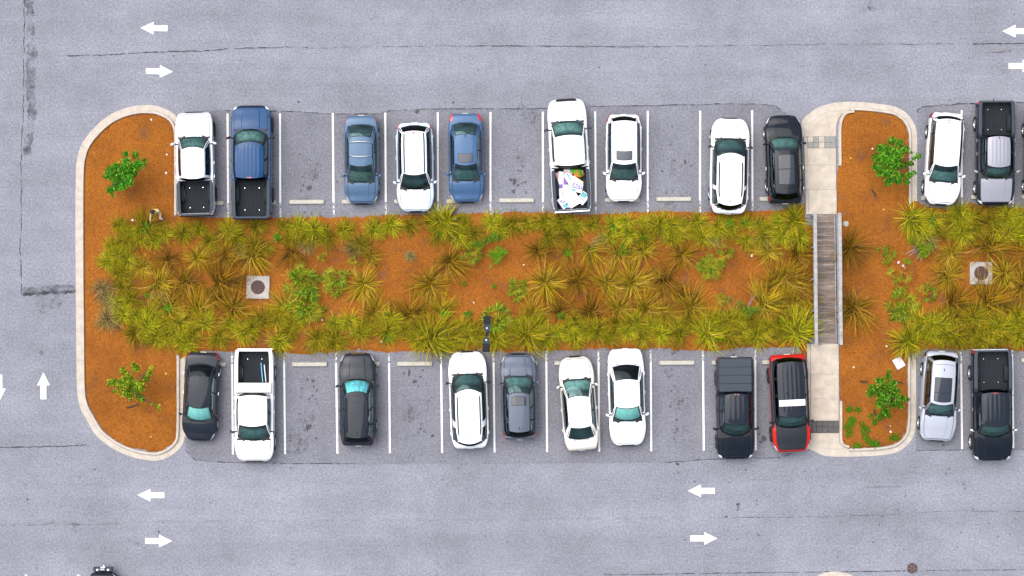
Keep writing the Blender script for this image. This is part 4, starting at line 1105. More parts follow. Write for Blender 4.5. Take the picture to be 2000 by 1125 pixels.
    for r_ in range(nrow):
        dd = sd + 0.9 + 0.85 * r_
        if dd + 0.45 < cd1: mesh_obj('bench_seat', get_seat(1.2, sm), root, (X(dd), 0, fl + 0.2), None, (1, 1, 0.8 if sp['cls'] == 'sedan' else 0.92))
    if sp.get('shade'):
        nm, lab, mt = sp['shade']
        rows = []
        for u in np.linspace(-0.84, 0.84, 15):
            rows.append([])
            for t_ in np.linspace(0.14, 0.9, 8):
                p = lvl((cow + cf * u * u, u * wf, top_z(cow + cf * u * u, u * wf) - 0.015), (rf + cfr * u * u, u * wfr, zroof(0, u)), t_, (1, 0), 0.03)
                wv = 0.012 * math.sin(u * 38) * sp.get('crinkle', 1.0) + (0.012 * math.sin(t_ * 40 + u * 17) if sp.get('crinkle', 1) > 1.5 else 0)
                rows[-1].append((p[0] - 0.05 + wv * 0.5, p[1], p[2] - 0.05 + wv))
        so = MB().grid(rows).build(nm, mt, None, smooth=True)
        so.location = root.location; so.rotation_euler = root.rotation_euler; tag(so, lab, 'sunshade')
    # ---- pickup bed
    if pick and sp.get('bed', True):
        bf = cl['clear'] + 0.42; rz = dk - 0.015; lin = sp.get('liner', M['liner'])
        x0, x1 = X(bed0 - 0.03), X(bed1 + 0.012); yw = bedw - 0.005
        nrib = 15; ys2 = []
        for i in range(nrib):
            a = -yw + 2 * yw * i / nrib; c = 2 * yw / nrib
            ys2 += [(a, 0), (a + c * 0.45, 0), (a + c * 0.55, 0.018), (a + c * 0.9, 0.018)]
        ys2.append((yw, 0))
        MB().grid([[(x, y, bf + h_) for y, h_ in ys2] for x in (x0, x1)], flip=False).build('bed_floor', lin, root)
        for sg in (1, -1):
            MB().grid([[(x0, sg * yw, bf), (x1, sg * yw, bf)], [(x0, sg * (bedw + 0.01), rz), (x1, sg * (bedw + 0.01), rz)]], flip=(sg > 0)).build('bed_wall', lin, root)
            w_ = MB(); n = 12; ww = yw * 0.22; rows = []
            for i in range(n + 1):
                a = math.pi * i / n; xx = X(rax) + 0.47 * math.cos(a); zz = bf + 0.27 * math.sin(a)**0.6 if 0 < i < n else bf
                rows.append([(xx, sg * (yw - ww), zz - 0.03), (xx, sg * (yw - ww + 0.04), zz), (xx, sg * yw, zz)])
            w_.grid(rows, flip=(sg < 0)); w_.add([r_[0] for r_ in rows], [tuple(range(n + 1)) if sg > 0 else tuple(range(n + 1))[::-1]]); w_.build('wheel_well', lin, root, smooth=True, auto=40)
            patch('bed_rail', bed0 - 0.05, L - 0.04, 6.6, 8.6, sp.get('railm', M['slate']), 0.012, sides=(sg,), nd=10)
        MB().grid([[(x0, -yw, bf), (x0, yw, bf)], [(x0, -yw, rz), (x0, yw, rz)]], flip=False).build('bulkhead', lin, root)
        MB().box((X(bed1) - 0.035, 0, (bf + rz) / 2 - 0.02), (0.07, 2 * bedw - 0.01, rz - bf + 0.05), b=0.012).build('tailgate', sp.get('tgm', sp['body']), root)
        MB().grid([[(X(bed1) - 0.075, -bedw, rz + 0.02), (X(bed1) - 0.075, bedw, rz + 0.02)], [(X(bed1) + 0.005, -bedw, rz + 0.02), (X(bed1) + 0.005, bedw, rz + 0.02)]], flip=True).build('tailgate_cap', sp.get('railm', M['slate']), root)
        for px_ in (0.2, 0.8):
            for py_ in (-0.45, 0.45):
                MB().lathe([(0.02, bf + 0.02), (0.02, bf + 0.028), (0.001, bf + 0.03)], 8, c=(lerp(x0, x1, px_), py_ * yw, 0)).build('tie_down', M['chrome'], root)
        MB().grid([[(X(rr_ + 0.045), -W * 0.93, bt + 0.03), (X(rr_ + 0.045), W * 0.93, bt + 0.03)], [(X(rr_ + 0.075), -W * 0.93, dk + 0.012), (X(rr_ + 0.075), W * 0.93, dk + 0.012)]]).build('cab_gap', M['black'], root)
        MB().box((X(L) + 0.05, 0, 0.62), (0.2, W * 1.84, 0.16), b=0.03).build('step_bumper', sp.get('sbm', M['chrome'] if not sp.get('darkrim') else M['black']), root)
    if pick: MB().tube([(X(L) + 0.05, 0, 0.5), (X(L) - 0.14, 0, 0.5), (X(L) - 0.15, 0, 0.58)], [0.03, 0.025, 0.03], 8).build('tow_hitch', M['black'], root)
    return root, dict(L=L, W=W, X=X, rpt=rpt, bed0=bed0, bed1=bed1, bedw=bedw, dk=dk, cow=cow, rr=rr_, patch=patch, zr=zr, cl=cl, hd=hd)

M['dash'] = simple('dashboard', (0.12, 0.125, 0.125), 0.7, var=0.3, vscale=5)
M['glass_roof_opaque'] = simple('sunroof glass', (0.02, 0.025, 0.035), 0.06, spec=0.45)
DASH = [simple('dashboard %d' % i, q_, 0.7, var=0.6, vscale=3.5 + i) for i, q_ in enumerate([(0.07, 0.075, 0.08), (0.16, 0.17, 0.17), (0.30, 0.31, 0.30), (0.2, 0.19, 0.16)])]  # strong mottle painted in to suggest reflections in the windscreens
white = paint('white paint', (0.72, 0.72, 0.735)); offwhite = paint('pearl white paint', (0.72, 0.7, 0.68)); cream = paint('champagne paint', (0.56, 0.53, 0.47), 0.25)
silverw = paint('silver white paint', (0.55, 0.56, 0.6), 0.2); icewhite = paint('pale ice paint', (0.50, 0.59, 0.68), 0.1)
blue = paint('blue paint', (0.003, 0.042, 0.125)); bluegrey = paint('blue grey paint', (0.065, 0.115, 0.19), 0.1); steelblue = paint('steel blue paint', (0.045, 0.095, 0.19), 0.1)
black = paint('black paint', (0.005, 0.008, 0.014)); charcoal = paint('charcoal paint', (0.011, 0.015, 0.023)); slatep = paint('slate paint', (0.075, 0.09, 0.125), 0.15)
silver = paint('silver paint', (0.24, 0.24, 0.28), 0.2); lightsilver = paint('light silver paint', (0.34, 0.36, 0.41), 0.2); red = paint('red paint', (0.42, 0.012, 0.01))
pvc = simple('satin black wrap', (0.014, 0.017, 0.022), 0.45, spec=0.25)
foil = simple('blue foil', (0.34, 0.60, 0.70), 0.35, 0.2, var=0.75, vscale=11, bump=0.6, bscale=14); shade_w = simple('silver sunshade', (0.82, 0.88, 0.86), 0.5, 0.0, var=0.15, vscale=6)

V_ = [
 dict(name='pickup_truck', cls='pickup', cat='pickup', front=(380.5, 219.5), rear=(386, 421), w=1.96, brk=(47, 70.5, 132, 136, 201), roofw=0.60, wsw=0.80, body=silverw, label='white pickup with empty black bed parked against the left island', fin=0.93, finu=0.0, darkrim=True, liner=M['liner'], handlem=M['chrome'], tgm=M['slate'], brake=False),
 dict(name='pickup_truck', cls='pickup', cat='pickup', front=(492, 207), rear=(493.5, 427), w=2.08, brk=(45, 73, 144, 148, 220), roofw=0.71, wsw=0.83, body=blue, framem=black, label='blue pickup with ribbed roof and empty dark bed', ribs=6, darkrim=True, mirrorm=M['black'], poke=0.03, railm=M['slate'], tgm=M['slate'], cowlm=M['slate'], grilled=0.1, grilleq=6.5, wscurve=(0.34, 0.22), dim=dict(roof=1.95)),
 dict(name='parked_sedan', cls='sedan', cat='car', front=(707, 399), rear=(705.5, 226), w=1.8, brk=(39, 72, 130, 155.5, 172), roofw=0.65, body=bluegrey, label='blue-grey sedan with two silver roof bars', bars=(0.32, 0.82), seat='seat_grey', blunt=0.35, rwm=M['glass']),
 dict(name='parked_minivan', cls='van', cat='minivan', front=(812.5, 414), rear=(809.5, 240), w=1.94, brk=(41, 70, 155.5, 169, 174), roofw=0.64, body=icewhite, roofm=white, hoodm=white, label='pale blue minivan with dark roof rails and top painted overexposed white', rails=(0.02, 0.97, 0.84, M['slate']), fin=0.92, amber=True, blunt=0.3, brake=True, brakev=0.955, rwm=M['glass_dark'], seat='seat_tan'),  # one pale blue van: glare on roof and hood painted as white
 dict(name='parked_sedan', cls='sedan', cat='car', front=(911.5, 396), rear=(909, 222), w=1.82, brk=(39, 71, 131, 156, 173), roofw=0.63, body=steelblue, label='blue sedan with small sunroof, second car right of the minivan side', sunroof=[(0.10, 0.36, 0.62)], sunm=M['sun_grey'] if 'sun_grey' in M else M['glass_roof_opaque'], fin=0.93, rwm=M['glass'], tl=(-0.42, -0.03, 7.2, 11.5), blunt=0.45),
 dict(name='pickup_truck', cls='pickup', cat='pickup', front=(1105, 194), rear=(1117.5, 413), w=2.04, brk=(42, 73, 132, 136, 219), roofw=0.745, wsw=0.85, body=white, label='white pickup with its bed full of loose signs', mirrorm=M['slate'], cowlm=M['slate'], grilled=0.13, grilleq=5.6, wscurve=(0.32, 0.1), railm=M['slate'], brake=False, wins=[(0.05, 0.62), (0.66, 0.9)], tgm=white, blunt=0.7),
 dict(name='crossover_car', cls='suv', cat='car', front=(1218, 394.5), rear=(1217.5, 224), w=1.86, brk=(39, 71, 156, 166, 170), roofw=0.68, body=white, label='white hatchback with small sunroof right of the sign-filled pickup', sunroof=[(0.10, 0.29, 0.62)], rwm=M['glass_dark'], tl=(-0.4, -0.05, 8.4, 11.5), blunt=0.35, dim=dict(roof=1.56, belt=0.98, cowl=1.0, hood=0.84), rrw=1.0, rbw=0.74),
 dict(name='sport_utility_vehicle', cls='suv', cat='car', front=(1426, 231), rear=(1421.5, 418), w=2.0, brk=(38, 70, 172, 181, 187), roofw=0.685, body=white, label='long white SUV with black rear surround in the upper row', rails=(0.14, 0.86, 0.87, M['black']), fin=0.9, roof_gap=0.915, rwm=M['glass_dark'], mirrorm=M['black'], wscurve=(0.36, 0.2), wins=[(0.04, 0.36), (0.38, 0.66), (0.74, 0.99)], blacka=True, rgcurve=(0.30, 0.15), rrw=0.86, rbw=0.80, rwin=(0.10, 0.97), blunt=0.35, rblunt=0.35, swm=M['glass_dark'], tl=(-0.45, -0.2, 9.0, 11.5)),
 dict(name='sport_utility_vehicle', cls='suv', cat='car', front=(1528, 226), rear=(1533, 398), w=1.92, brk=(40, 70, 154, 166, 172), roofw=0.62, body=black, label='black SUV with panoramic roof beside the upper footpath', sunroof=[(0.10, 0.42, 0.66), (0.44, 0.78, 0.66)], fin=0.86, roof_gap=0.93, rwm=M['glass_dark'], swm=M['glass_dark'], blunt=0.5, handlem=M['chrome'], tl=(-0.4, -0.15, 8.6, 11.0)),
 dict(name='crossover_car', cls='suv', cat='car', front=(1836, 400.5), rear=(1848, 221), w=1.86, brk=(41, 73, 165, 173, 179), roofw=0.68, body=white, label='white crossover right of the upper right island', fin=0.9, brake=True, brakev=0.95, rwm=M['glass_dark'], blunt=0.3, dim=dict(roof=1.62), swm=M['glass_dark'], lampm=M['lamp_smoke']),
 dict(name='pickup_truck', cls='pickup', cat='pickup', front=(1941.5, 400.5), rear=(1941, 199), w=1.96, brk=(48, 71, 131, 135, 201), roofw=0.60, wsw=0.78, body=charcoal, hoodm=silver, roofm=silver, framem=charcoal, label='silver-grey pickup at the upper right, sides painted dark as if shaded', fin=0.93, handlem=M['chrome'], brake=False, ribs=5, railm=M['slate'], tgm=charcoal, mirrorm=silver),  # one grey truck: shade on the sides painted charcoal, lit top painted silver
 dict(name='sport_utility_vehicle', cls='suv', cat='car', front=(2036, 398), rear=(2036, 215), w=1.9, brk=(41, 73, 160, 172, 180), roofw=0.66, body=black, label='black vehicle cut off by the right edge of the upper row', poke=0.02, rwm=M['glass_dark']),
 dict(name='parked_sedan', cls='sedan', cat='car', front=(388.5, 860.5), rear=(397.5, 688), w=1.8, brk=(35.5, 65.5, 127, 152, 172.5), roofw=0.65, body=charcoal, label='black sedan with a pale sunshade beside the left island', shade=('sunshade', 'pale pleated sunshade inside the black sedan windscreen', shade_w), rwm=M['glass_dark'], fin=0.97, blunt=0.35, tl=(-0.36, -0.03, 8.0, 11.5), lampm=M['lamp'], handlem=M['chrome']),
 dict(name='pickup_truck', cls='pickup', cat='pickup', front=(498.5, 900.5), rear=(498.5, 682), w=2.06, brk=(40, 70, 131, 135, 218.5), roofw=0.71, wsw=0.84, body=white, label='white pickup with a toolbox across its dark bed', mirrorm=M['slate'], railm=white, tgm=M['slate'], wscurve=(0.34, 0.12), ribs=0, blunt=0.6, bulge=0.01),
 dict(name='sport_utility_vehicle', cls='suv', cat='car', front=(698.5, 690), rear=(700, 870.5), w=1.9, brk=(47, 73.6, 163, 175, 180.5), roofw=0.60, body=charcoal, label='black SUV with a blue foil shade in its windscreen', shade=('foil_sunshade', 'crumpled blue foil sunshade inside the black SUV windscreen', foil), crinkle=2.0, rails=(0.1, 0.9, 0.93, charcoal), fin=0.88, roof_gap=0.94, sunroof=[(0.08, 0.22, 0.74)], sunm=charcoal, rwm=M['glass_dark'], swm=M['glass_dark'], blunt=0.55, tl=(-0.4, -0.04, 8.8, 12.0), grillem=M['chrome']),
 dict(name='sport_utility_vehicle', cls='suv', cat='car', front=(912, 686.5), rear=(919, 875.5), w=2.0, brk=(40, 72, 178, 184, 189), roofw=0.66, body=white, label='long white SUV beside the lamp post in the lower row', rails=(0.08, 0.86, 0.88, M['slate']), fin=0.88, roof_gap=0.935, rwm=M['glass_dark'], swm=M['glass_dark'], mirrorm=M['black'], wscurve=(0.36, 0.22), wins=[(0.04, 0.36), (0.38, 0.62), (0.72, 0.99)], blacka=True, rgcurve=(0.30, 0.15), rrw=0.86, rbw=0.80, rwin=(0.10, 0.97), blunt=0.4, rblunt=0.4, tl=(-0.4, -0.2, 9.2, 11.5)),
 dict(name='sport_utility_vehicle', cls='suv', cat='car', front=(1011.5, 691), rear=(1015, 858.5), w=1.86, brk=(40, 74, 151, 163, 167.5), roofw=0.58, body=slatep, framem=charcoal, label='slate blue SUV with a sunroof right of the lamp post', sunroof=[(0.10, 0.31, 0.66)], fin=0.88, rwm=M['glass_dark'], blunt=0.5, dim=dict(roof=1.64), tl=(-0.4, -0.05, 8.2, 12.0)),
 dict(name='parked_sedan', cls='sedan', cat='car', front=(1122.5, 696), rear=(1137, 879), w=1.84, brk=(41, 76, 138, 163, 183), roofw=0.62, body=cream, roofm=offwhite, hoodm=offwhite, label='cream sedan parked slightly askew', rwm=M['glass'], blunt=0.3, handlem=M['chrome'], tl=(-0.38, -0.03, 8.6, 11.5), seat='seat_tan'),
 dict(name='parked_sedan', cls='sedan', cat='car', front=(1226.5, 870.5), rear=(1220.5, 681), w=1.9, brk=(46, 75, 131, 162, 190), roofw=0.67, body=white, label='plain white sedan with pale sunshade in the lower row', shade=('sunshade', 'pale sunshade inside the plain white sedan windscreen', shade_w), rwm=M['glass_dark'], blunt=0.4, rblunt=0.5, tl=(-0.12, -0.02, 9.5, 12)),
 dict(name='pickup_truck', cls='pickup', cat='pickup', front=(1435.5, 895.5), rear=(1433, 697), w=1.96, brk=(44, 69, 129, 133, 198.5), roofw=0.63, wsw=0.78, body=black, label='black pickup with a panelled cover over its bed', bed=False, ribs=4, fin=0.93, darkrim=True, roofm=charcoal),
 dict(name='off_road_vehicle', cls='suv', cat='car', front=(1545.5, 883), rear=(1536.5, 692), w=1.98, brk=(47, 71.5, 178, 186, 191), roofw=0.70, body=red, hoodm=pvc, roofm=charcoal, framem=black, label='red car with black bonnet and roof and a white light bar', ribs=5, rwm=M['glass_dark'], swm=M['glass_dark'], mirrorm=M['black'], blunt=0.6, rblunt=0.8, dim=dict(roof=1.85, belt=1.15, cowl=1.18, hood=1.02, clear=0.3, wr=0.41), poke=0.05, darkrim=True, wscurve=(0.2, 0.1), roof_gap=0.92, tl=(-0.12, -0.02, 9.0, 12.5)),
 dict(name='sport_utility_vehicle', cls='suv', cat='car', front=(1828, 861.5), rear=(1838.5, 686), w=1.88, brk=(48, 72, 159, 169, 175), roofw=0.63, body=lightsilver, framem=silver, label='silver SUV with a large panoramic roof right of the lower island', sunroof=[(0.07, 0.26, 0.72), (0.275, 0.60, 0.72)], fin=0.77, rwm=M['glass_dark'], swm=M['glass_dark'], roof_gap=0.9, blunt=0.5, tl=(-0.3, -0.2, 9.5, 11)),
 dict(name='pickup_truck', cls='pickup', cat='pickup', front=(1936, 898.5), rear=(1933.5, 683), w=2.06, brk=(44.5, 69, 134.5, 140, 215.5), roofw=0.69, wsw=0.82, body=black, label='black pickup with empty bed at the lower right', ribs=5, handlem=M['chrome'], poke=0.03, roofm=charcoal, mirrorm=M['chrome'], railm=M['slate'], bulge=0.02),
 dict(name='off_road_vehicle', cls='suv', cat='car', front=(201.5, 1117), rear=(201, 1270), w=1.86, brk=(38, 50, 125, 148, 153), roofw=0.78, body=charcoal, label='dark off-road car with a winch bumper cut by the lower edge', blunt=0.15, dim=dict(roof=1.82, belt=1.12, cowl=1.14, hood=1.05, clear=0.35, wr=0.41), poke=0.06, rwm=M['glass_dark'], rblunt=1.0),
]
M['sun_grey'] = simple('grey sunroof glass', (0.05, 0.055, 0.07), 0.25, spec=0.4)
V_[4]['sunm'] = M['sun_grey']; V_[4]['label'] = 'blue sedan with small grey sunroof right of the pale blue minivan'
V_[6]['sunm'] = M['sun_grey']
INFO = [make_vehicle(v) for v in V_]

# toolbox and two poles in the white pickup of the lower row
ro, q = INFO[13]
MB().box((q['X'](q['bed0'] + 0.27), 0, q['dk'] + 0.05), (0.52, q['W'] * 1.8, 0.22), b=0.03).build('toolbox', M['toolbox'] if 'toolbox' in M else simple('toolbox aluminium', (0.50, 0.49, 0.48), 0.5, 0.2, var=0.12, vscale=5), ro)
def world_of(ro, p): return ro.matrix_basis @ Vector(p)
for k, (dx, mt, lab) in enumerate(((0.42, (0.12, 0.42, 0.62), 'thin blue pole lying in the white pickup bed'), (0.58, (0.6, 0.62, 0.65), 'thin pale pole lying in the white pickup bed'))):
    b = MB(); y_ = q['W'] * dx
    b.tube([world_of(ro, (q['X'](q['bed0'] + 0.55), y_ * (1 - 0.0 * k), 0.92)), world_of(ro, (q['X'](q['bed0'] + 1.55 - 0.1 * k), y_ - 0.1, 0.86))], 0.028, 8)
    tag(b.build('pole', simple('pole%d' % k, mt, 0.5), smooth=True, auto=40), lab, 'pole')
# folding cover of the black pickup
ro, q = INFO[19]
for k in range(4):
    a = q['bed0'] - 0.02 + (q['bed1'] - q['bed0'] + 0.02) * k / 4; c = q['bed0'] - 0.02 + (q['bed1'] - q['bed0'] + 0.02) * (k + 1) / 4
    xm = (q['X'](a) + q['X'](c)) / 2
    MB().box((xm, 0, q['dk'] + 0.025), (c - a - 0.014, 2 * q['bedw'] + 0.10, 0.05), b=0.012).build('cover_panel', M['slate'], ro)
# white light bar on the red car's roof, rear ladder-style side panels
ro, q = INFO[20]
pl = [q['rpt'](0.24, u, 0.11) for u in (-0.96, -0.9, 0.9, 0.96)]
x_, z_ = pl[1][0], pl[1][2] + 0.02
bar = MB().box((x_, 0, z_ + 0.03), (0.33, q['W'] * 1.36, 0.11), b=0.035).build('light_bar', simple('white light bar', (0.75, 0.75, 0.76), 0.3, coat=1.0), ro)
for s in (-1, 1): MB().box((x_, s * q['W'] * 0.5, z_ - 0.06), (0.06, 0.05, 0.1)).build('bar_foot', M['black'], ro)
for y_ in (0.05, -0.05): MB().box((x_, y_, z_ + 0.0875), (0.30, 0.008, 0.004)).build('bar_joint', M['slate'], bar)
q['patch']('side_panel', 1.35, q['L'] - 0.3, 7.4, 10.0, pvc, 0.012, nd=16)
for (v, u, r_) in ((0.44, 0.1, 0.05), (0.44, -0.35, 0.055), (0.43, 0.5, 0.03), (0.37, 0.5, 0.03)):
    p = q['rpt'](v, u, 0.01); MB().lathe([(r_, 0), (r_, 0.02), (r_ * 0.7, 0.03), (0.001, 0.03)], 12, c=p).build('roof_cap', M['black'], ro)
q['patch']('bumper_bar', 0.0, 0.05, 0, 8, M['chrome'], 0.02, both=True, nd=4)
# winch bumper of the off-road car
ro, q = INFO[23]
xf = q['X'](0)
bp = MB().box((xf + 0.14, 0, 0.62), (0.24, 1.0, 0.2), b=0.05).build('winch_bumper', M['slate'], ro)
MB().box((xf + 0.16, 0, 0.78), (0.13, 0.26, 0.12), b=0.02).build('winch', M['lamp_smoke'], ro)
MB().box((xf + 0.255, 0, 0.66), (0.03, 0.24, 0.07), b=0.005).build('fairlead', M['chrome'], ro)
MB().tube([(xf + 0.27, -0.02, 0.66), (xf + 0.31, -0.06, 0.64), (xf + 0.35, -0.04, 0.62), (xf + 0.35, 0.0, 0.62)], 0.018, 6).build('tow_hook', M['chrome'], ro)
for s in (-1, 1): MB().lathe([(0.05, 0), (0.05, 0.03), (0.001, 0.035)], 10, c=(xf + 0.12, s * 0.28, 0.72)).build('shackle', M['chrome'], ro)

# signs and bags in the white pickup's bed
ro, q = INFO[5]
zb = q['cl']['clear'] + 0.47
r5 = random.Random(2)
sgn = {k: simple('sign ' + k, c, 0.6, var=0.06, vscale=8) for k, c in dict(white=(0.75, 0.75, 0.74), pink=(0.62, 0.40, 0.46), purple=(0.16, 0.10, 0.34), teal=(0.09, 0.33, 0.34), blue=(0.05, 0.14, 0.48), green=(0.10, 0.40, 0.03), orange=(0.72, 0.2, 0.03), maroon=(0.2, 0.02, 0.08), yellow=(0.5, 0.42, 0.05), grey=(0.3, 0.29, 0.33)).items()}
lay = [0]
def sign(zx, zy, wd, ht, rot, col, label, prints=(), text=None):
    """zx, zy in the enlarged view of the bed (11.24 per photo pixel from 1070, 320)"""
    lay[0] += 1; z = zb + 0.02 + 0.022 * lay[0]
    x, y = P(1070 + zx / 11.24, 320 + zy / 11.24, z); k = 1 / 11.24 / S * (HC - z) / HC
    o = empty('sign_board', (x, y, z), R(rot)); tag(o, label, 'sign', 'signs heaped in the pickup bed')
    o.rotation_euler = (r5.uniform(-0.03, 0.03), r5.uniform(-0.03, 0.03), R(rot))
    w_, h_ = wd * k, ht * k
    MB().box((0, 0, 0), (w_, h_, 0.012), b=0.002).build('board', sgn[col], o)
    for i, (a, b_, c, d, cc) in enumerate(prints):
        MB().box(((a + c) / 2 * w_, (b_ + d) / 2 * h_, 0.0075 + 0.0012 * i), (abs(c - a) * w_, abs(d - b_) * h_, 0.002)).build('print', sgn[cc], o)
    if text:
        cu = bpy.data.curves.new('t', 'FONT'); cu.body = text[0]; cu.size = text[1]; cu.align_x = 'CENTER'; cu.align_y = 'CENTER'; cu.extrude = 0.002
        cu.offset = 0.006
        to = bpy.data.objects.new('t', cu); me = bpy.data.meshes.new_from_object(to); me.name = 'lettering'; me.materials.clear(); me.materials.append(sgn[text[2]])
        mesh_obj('lettering', me, o, (text[3] * w_, text[4] * h_, 0.014)); bpy.data.objects.remove(to)
sign(230, 260, 130, 170, 12, 'maroon', 'maroon and pink sign at the cab end of the pickup bed', [(-0.4, -0.1, 0.3, 0.4, 'pink'), (-0.2, -0.45, 0.4, -0.2, 'white')])
sign(560, 175, 420, 90, -2, 'white', 'narrow white sign lying against the cab in the pickup bed', [(-0.48, -0.4, -0.1, 0.1, 'pink')])
sign(330, 480, 190, 330, 3, 'purple', 'dark purple sign half buried at the left of the bed', [(-0.45, 0.1, -0.1, 0.45, 'white'), (-0.45, -0.5, 0.2, -0.25, 'teal'), (0.0, -0.15, 0.1, 0.4, 'white')])
sign(300, 640, 110, 200, 8, 'white', 'white and green sign edge at the left of the bed', [(0.1, -0.3, 0.45, 0.1, 'teal')])
sign(290, 300, 130, 260, -6, 'white', 'white sign with pink edge at the upper left of the bed', [(0.25, -0.45, 0.48, 0.45, 'pink'), (-0.48, -0.5, -0.38, 0.3, 'yellow')])
sign(480, 320, 170, 280, 32, 'white', 'white sign with a green stripe slanting in the bed', [(-0.05, -0.45, 0.12, 0.45, 'teal'), (0.2, 0.1, 0.48, 0.48, 'pink'), (-0.4, 0.0, -0.2, 0.4, 'pink')])
sign(640, 390, 260, 150, -35, 'white', 'plain white sign under the purple lettered one', [(-0.5, 0.38, 0.5, 0.48, 'yellow')])
sign(770, 750, 190, 260, -38, 'white', 'white sign with teal corner at the lower right of the bed', [(-0.45, 0.05, 0.2, 0.45, 'teal'), (-0.4, -0.2, 0.3, -0.08, 'grey'), (-0.4, -0.38, 0.3, -0.28, 'pink'), (-0.45, -0.02, -0.1, 0.03, 'blue')])
sign(340, 850, 190, 250, 36, 'white', 'white sign with purple border and blue print at the lower left of the bed', [(-0.5, -0.5, -0.42, 0.5, 'purple'), (-0.3, 0.15, 0.1, 0.28, 'purple'), (-0.15, -0.05, 0.3, 0.08, 'purple'), (-0.3, -0.45, 0.4, -0.15, 'teal'), (0.1, -0.4, 0.45, -0.25, 'blue')])
sign(430, 600, 190, 280, 2, 'white', 'plain white sign in the middle of the bed')
sign(540, 770, 270, 330, 30, 'white', 'large blank white sign on top of the heap')
sign(645, 525, 235, 190, -12, 'white', 'white sign with purple panel lettered ACY', [(-0.46, -0.12, 0.47, 0.46, 'purple'), (-0.2, -0.42, 0.47, -0.3, 'grey'), (-0.46, -0.48, -0.1, -0.2, 'teal')], ('ACY', 0.235, 'white', 0.03, 0.17))
def bag(zx, zy, wd, ht, col, col2, label):
    z = zb + 0.12; x, y = P(1070 + zx / 11.24, 320 + zy / 11.24, z); k = 1 / 11.24 / S
    o = empty('plastic_bag', (x, y, zb)); tag(o, label, 'bag')
    for nm, cc, sx, off in (('bag_body', col, 1.0, 0), ('bag_fold', col2, 0.55, 0.08)):
        rows = []; ph = r5.uniform(0, 6)
        for i in range(10):
            th = math.pi * i / 9
            rows.append([(wd * k / 2 * sx * math.sin(th) * math.cos(p_) * (1 + 0.2 * math.sin(3 * p_ + ph + i)) + off, ht * k / 2 * sx * math.sin(th) * math.sin(p_) * (1 + 0.2 * math.sin(4 * p_ + ph - i)), 0.11 + 0.11 * math.cos(th) * (1 + 0.3 * math.sin(5 * p_)) + off * 0.9) for p_ in np.linspace(0, 2 * math.pi, 17)])
        MB().grid(rows).build(nm, sgn[cc], o, smooth=True, auto=30)
bag(620, 165, 250, 110, 'green', 'yellow', 'bright green plastic bag at the cab end of the bed')
bag(670, 235, 230, 120, 'orange', 'green', 'orange plastic bag beside the green one in the bed')
bag(425, 950, 120, 70, 'blue', 'white', 'small blue plastic bundle at the tailgate end of the bed')

# white board lying on the mulch, stakes, litter
x, y = P(1755, 708.5); o = empty('fallen_sign', (x, y, gz(x, y) + 0.05), R(31)); tag(o, 'blank pale sign board lying on the mulch beside the lower right tree', 'sign')
MB().box((0, 0, 0), (0.48, 0.58, 0.012), b=0.002).build('board', simple('pale board', (0.55, 0.62, 0.68), 0.5), o); o.rotation_euler = (R(4), R(-3), R(31))
MB().box((0, 0, 0.0075), (0.36, 0.46, 0.002)).build('print', sgn['white'], o)
for (a, b_, lab) in (((248, 797), (272, 789.5), 'dark stake lying below the lower left tree'), ((1702, 369), (1707.5, 384), 'dark leaning stake below the upper right tree'), ((1679, 744.5), (1692, 745.5), 'dark stake left of the lower right tree'),
                     ((1744, 744.5), (1761, 747), 'dark stake right of the lower right tree'), ((1706, 799), (1710.5, 819), 'dark stake below the lower right tree')):
    p0, p1 = P(*a), P(*b_); z0 = gz(*p0); ob = empty('tree_stake', (*p0, z0)); tag(ob, lab, 'stake')
    dx, dy = p1[0] - p0[0], p1[1] - p0[1]
    MB().tube([(0, 0, -0.03), (dx * 0.8, dy * 0.8, 0.28), (dx, dy, 0.34)], [0.035, 0.035, 0.03], 6).build('post', M['stake'], ob)
    MB().tube([(dx * 0.85, dy * 0.85, 0.3), (dx * 0.85 + 0.06, dy * 0.85 + 0.05, 0.3), (dx * 0.85, dy * 0.85 + 0.09, 0.3)], 0.012, 5).build('strap', M['black'], ob)
r6 = random.Random(12)
LIT = [(296, 234, 'white'), (326, 302, 'white'), (325, 338, 'white'), (259, 430, 'white'), (318, 428, 'pink'), (1384, 438, 'white'), (1469, 499, 'white'), (629, 625, 'white'), (745, 667, 'white'), (688, 650, 'white'), (571, 440, 'white'), (890, 426, 'white'), (1703.5, 291, 'white'), (1725, 409, 'yellow'), (1855, 409, 'white'), (1757, 512, 'pink'), (1766, 519, 'white'), (1769, 523, 'white'), (1739, 843, 'white'), (1738, 832, 'pink'), (1667, 717, 'white'), (1731, 676, 'white'), (325, 730, 'yellow'), (295, 853, 'yellow'), (201, 498, 'white'), (1661, 309, 'yellow'), (1023, 517, 'white'), (925, 591, 'white')]
LAND = [(245, 340, 'the upper left tree'), (304, 412, 'the walking person'), (290, 222, 'the upper left kerb bend'), (502, 561, 'the left manhole'), (255, 750, 'the lower left tree'), (592, 575, 'the dense palmettos'), (950, 650, 'the lamp post'), (1611, 545, 'the bridge'), (1748, 315, 'the upper right tree'),
        (1732, 770, 'the lower right tree'), (1762, 541, 'the yellowing palmetto'), (1390, 518, 'the round palmetto'), (1010, 565, 'the solitary round palmetto'), (910, 400, 'the blue sunroof sedan'), (1838, 390, 'the white crossover'), (700, 700, 'the foil-shade SUV'), (600, 395, 'the wheel stop right of the blue pickup'), (1424, 418, 'the long white upper SUV'), (208, 513, 'the left end of the bed'), (1755, 708, 'the fallen board'), (1652, 437, 'the valve cover')]
used_lab = {}
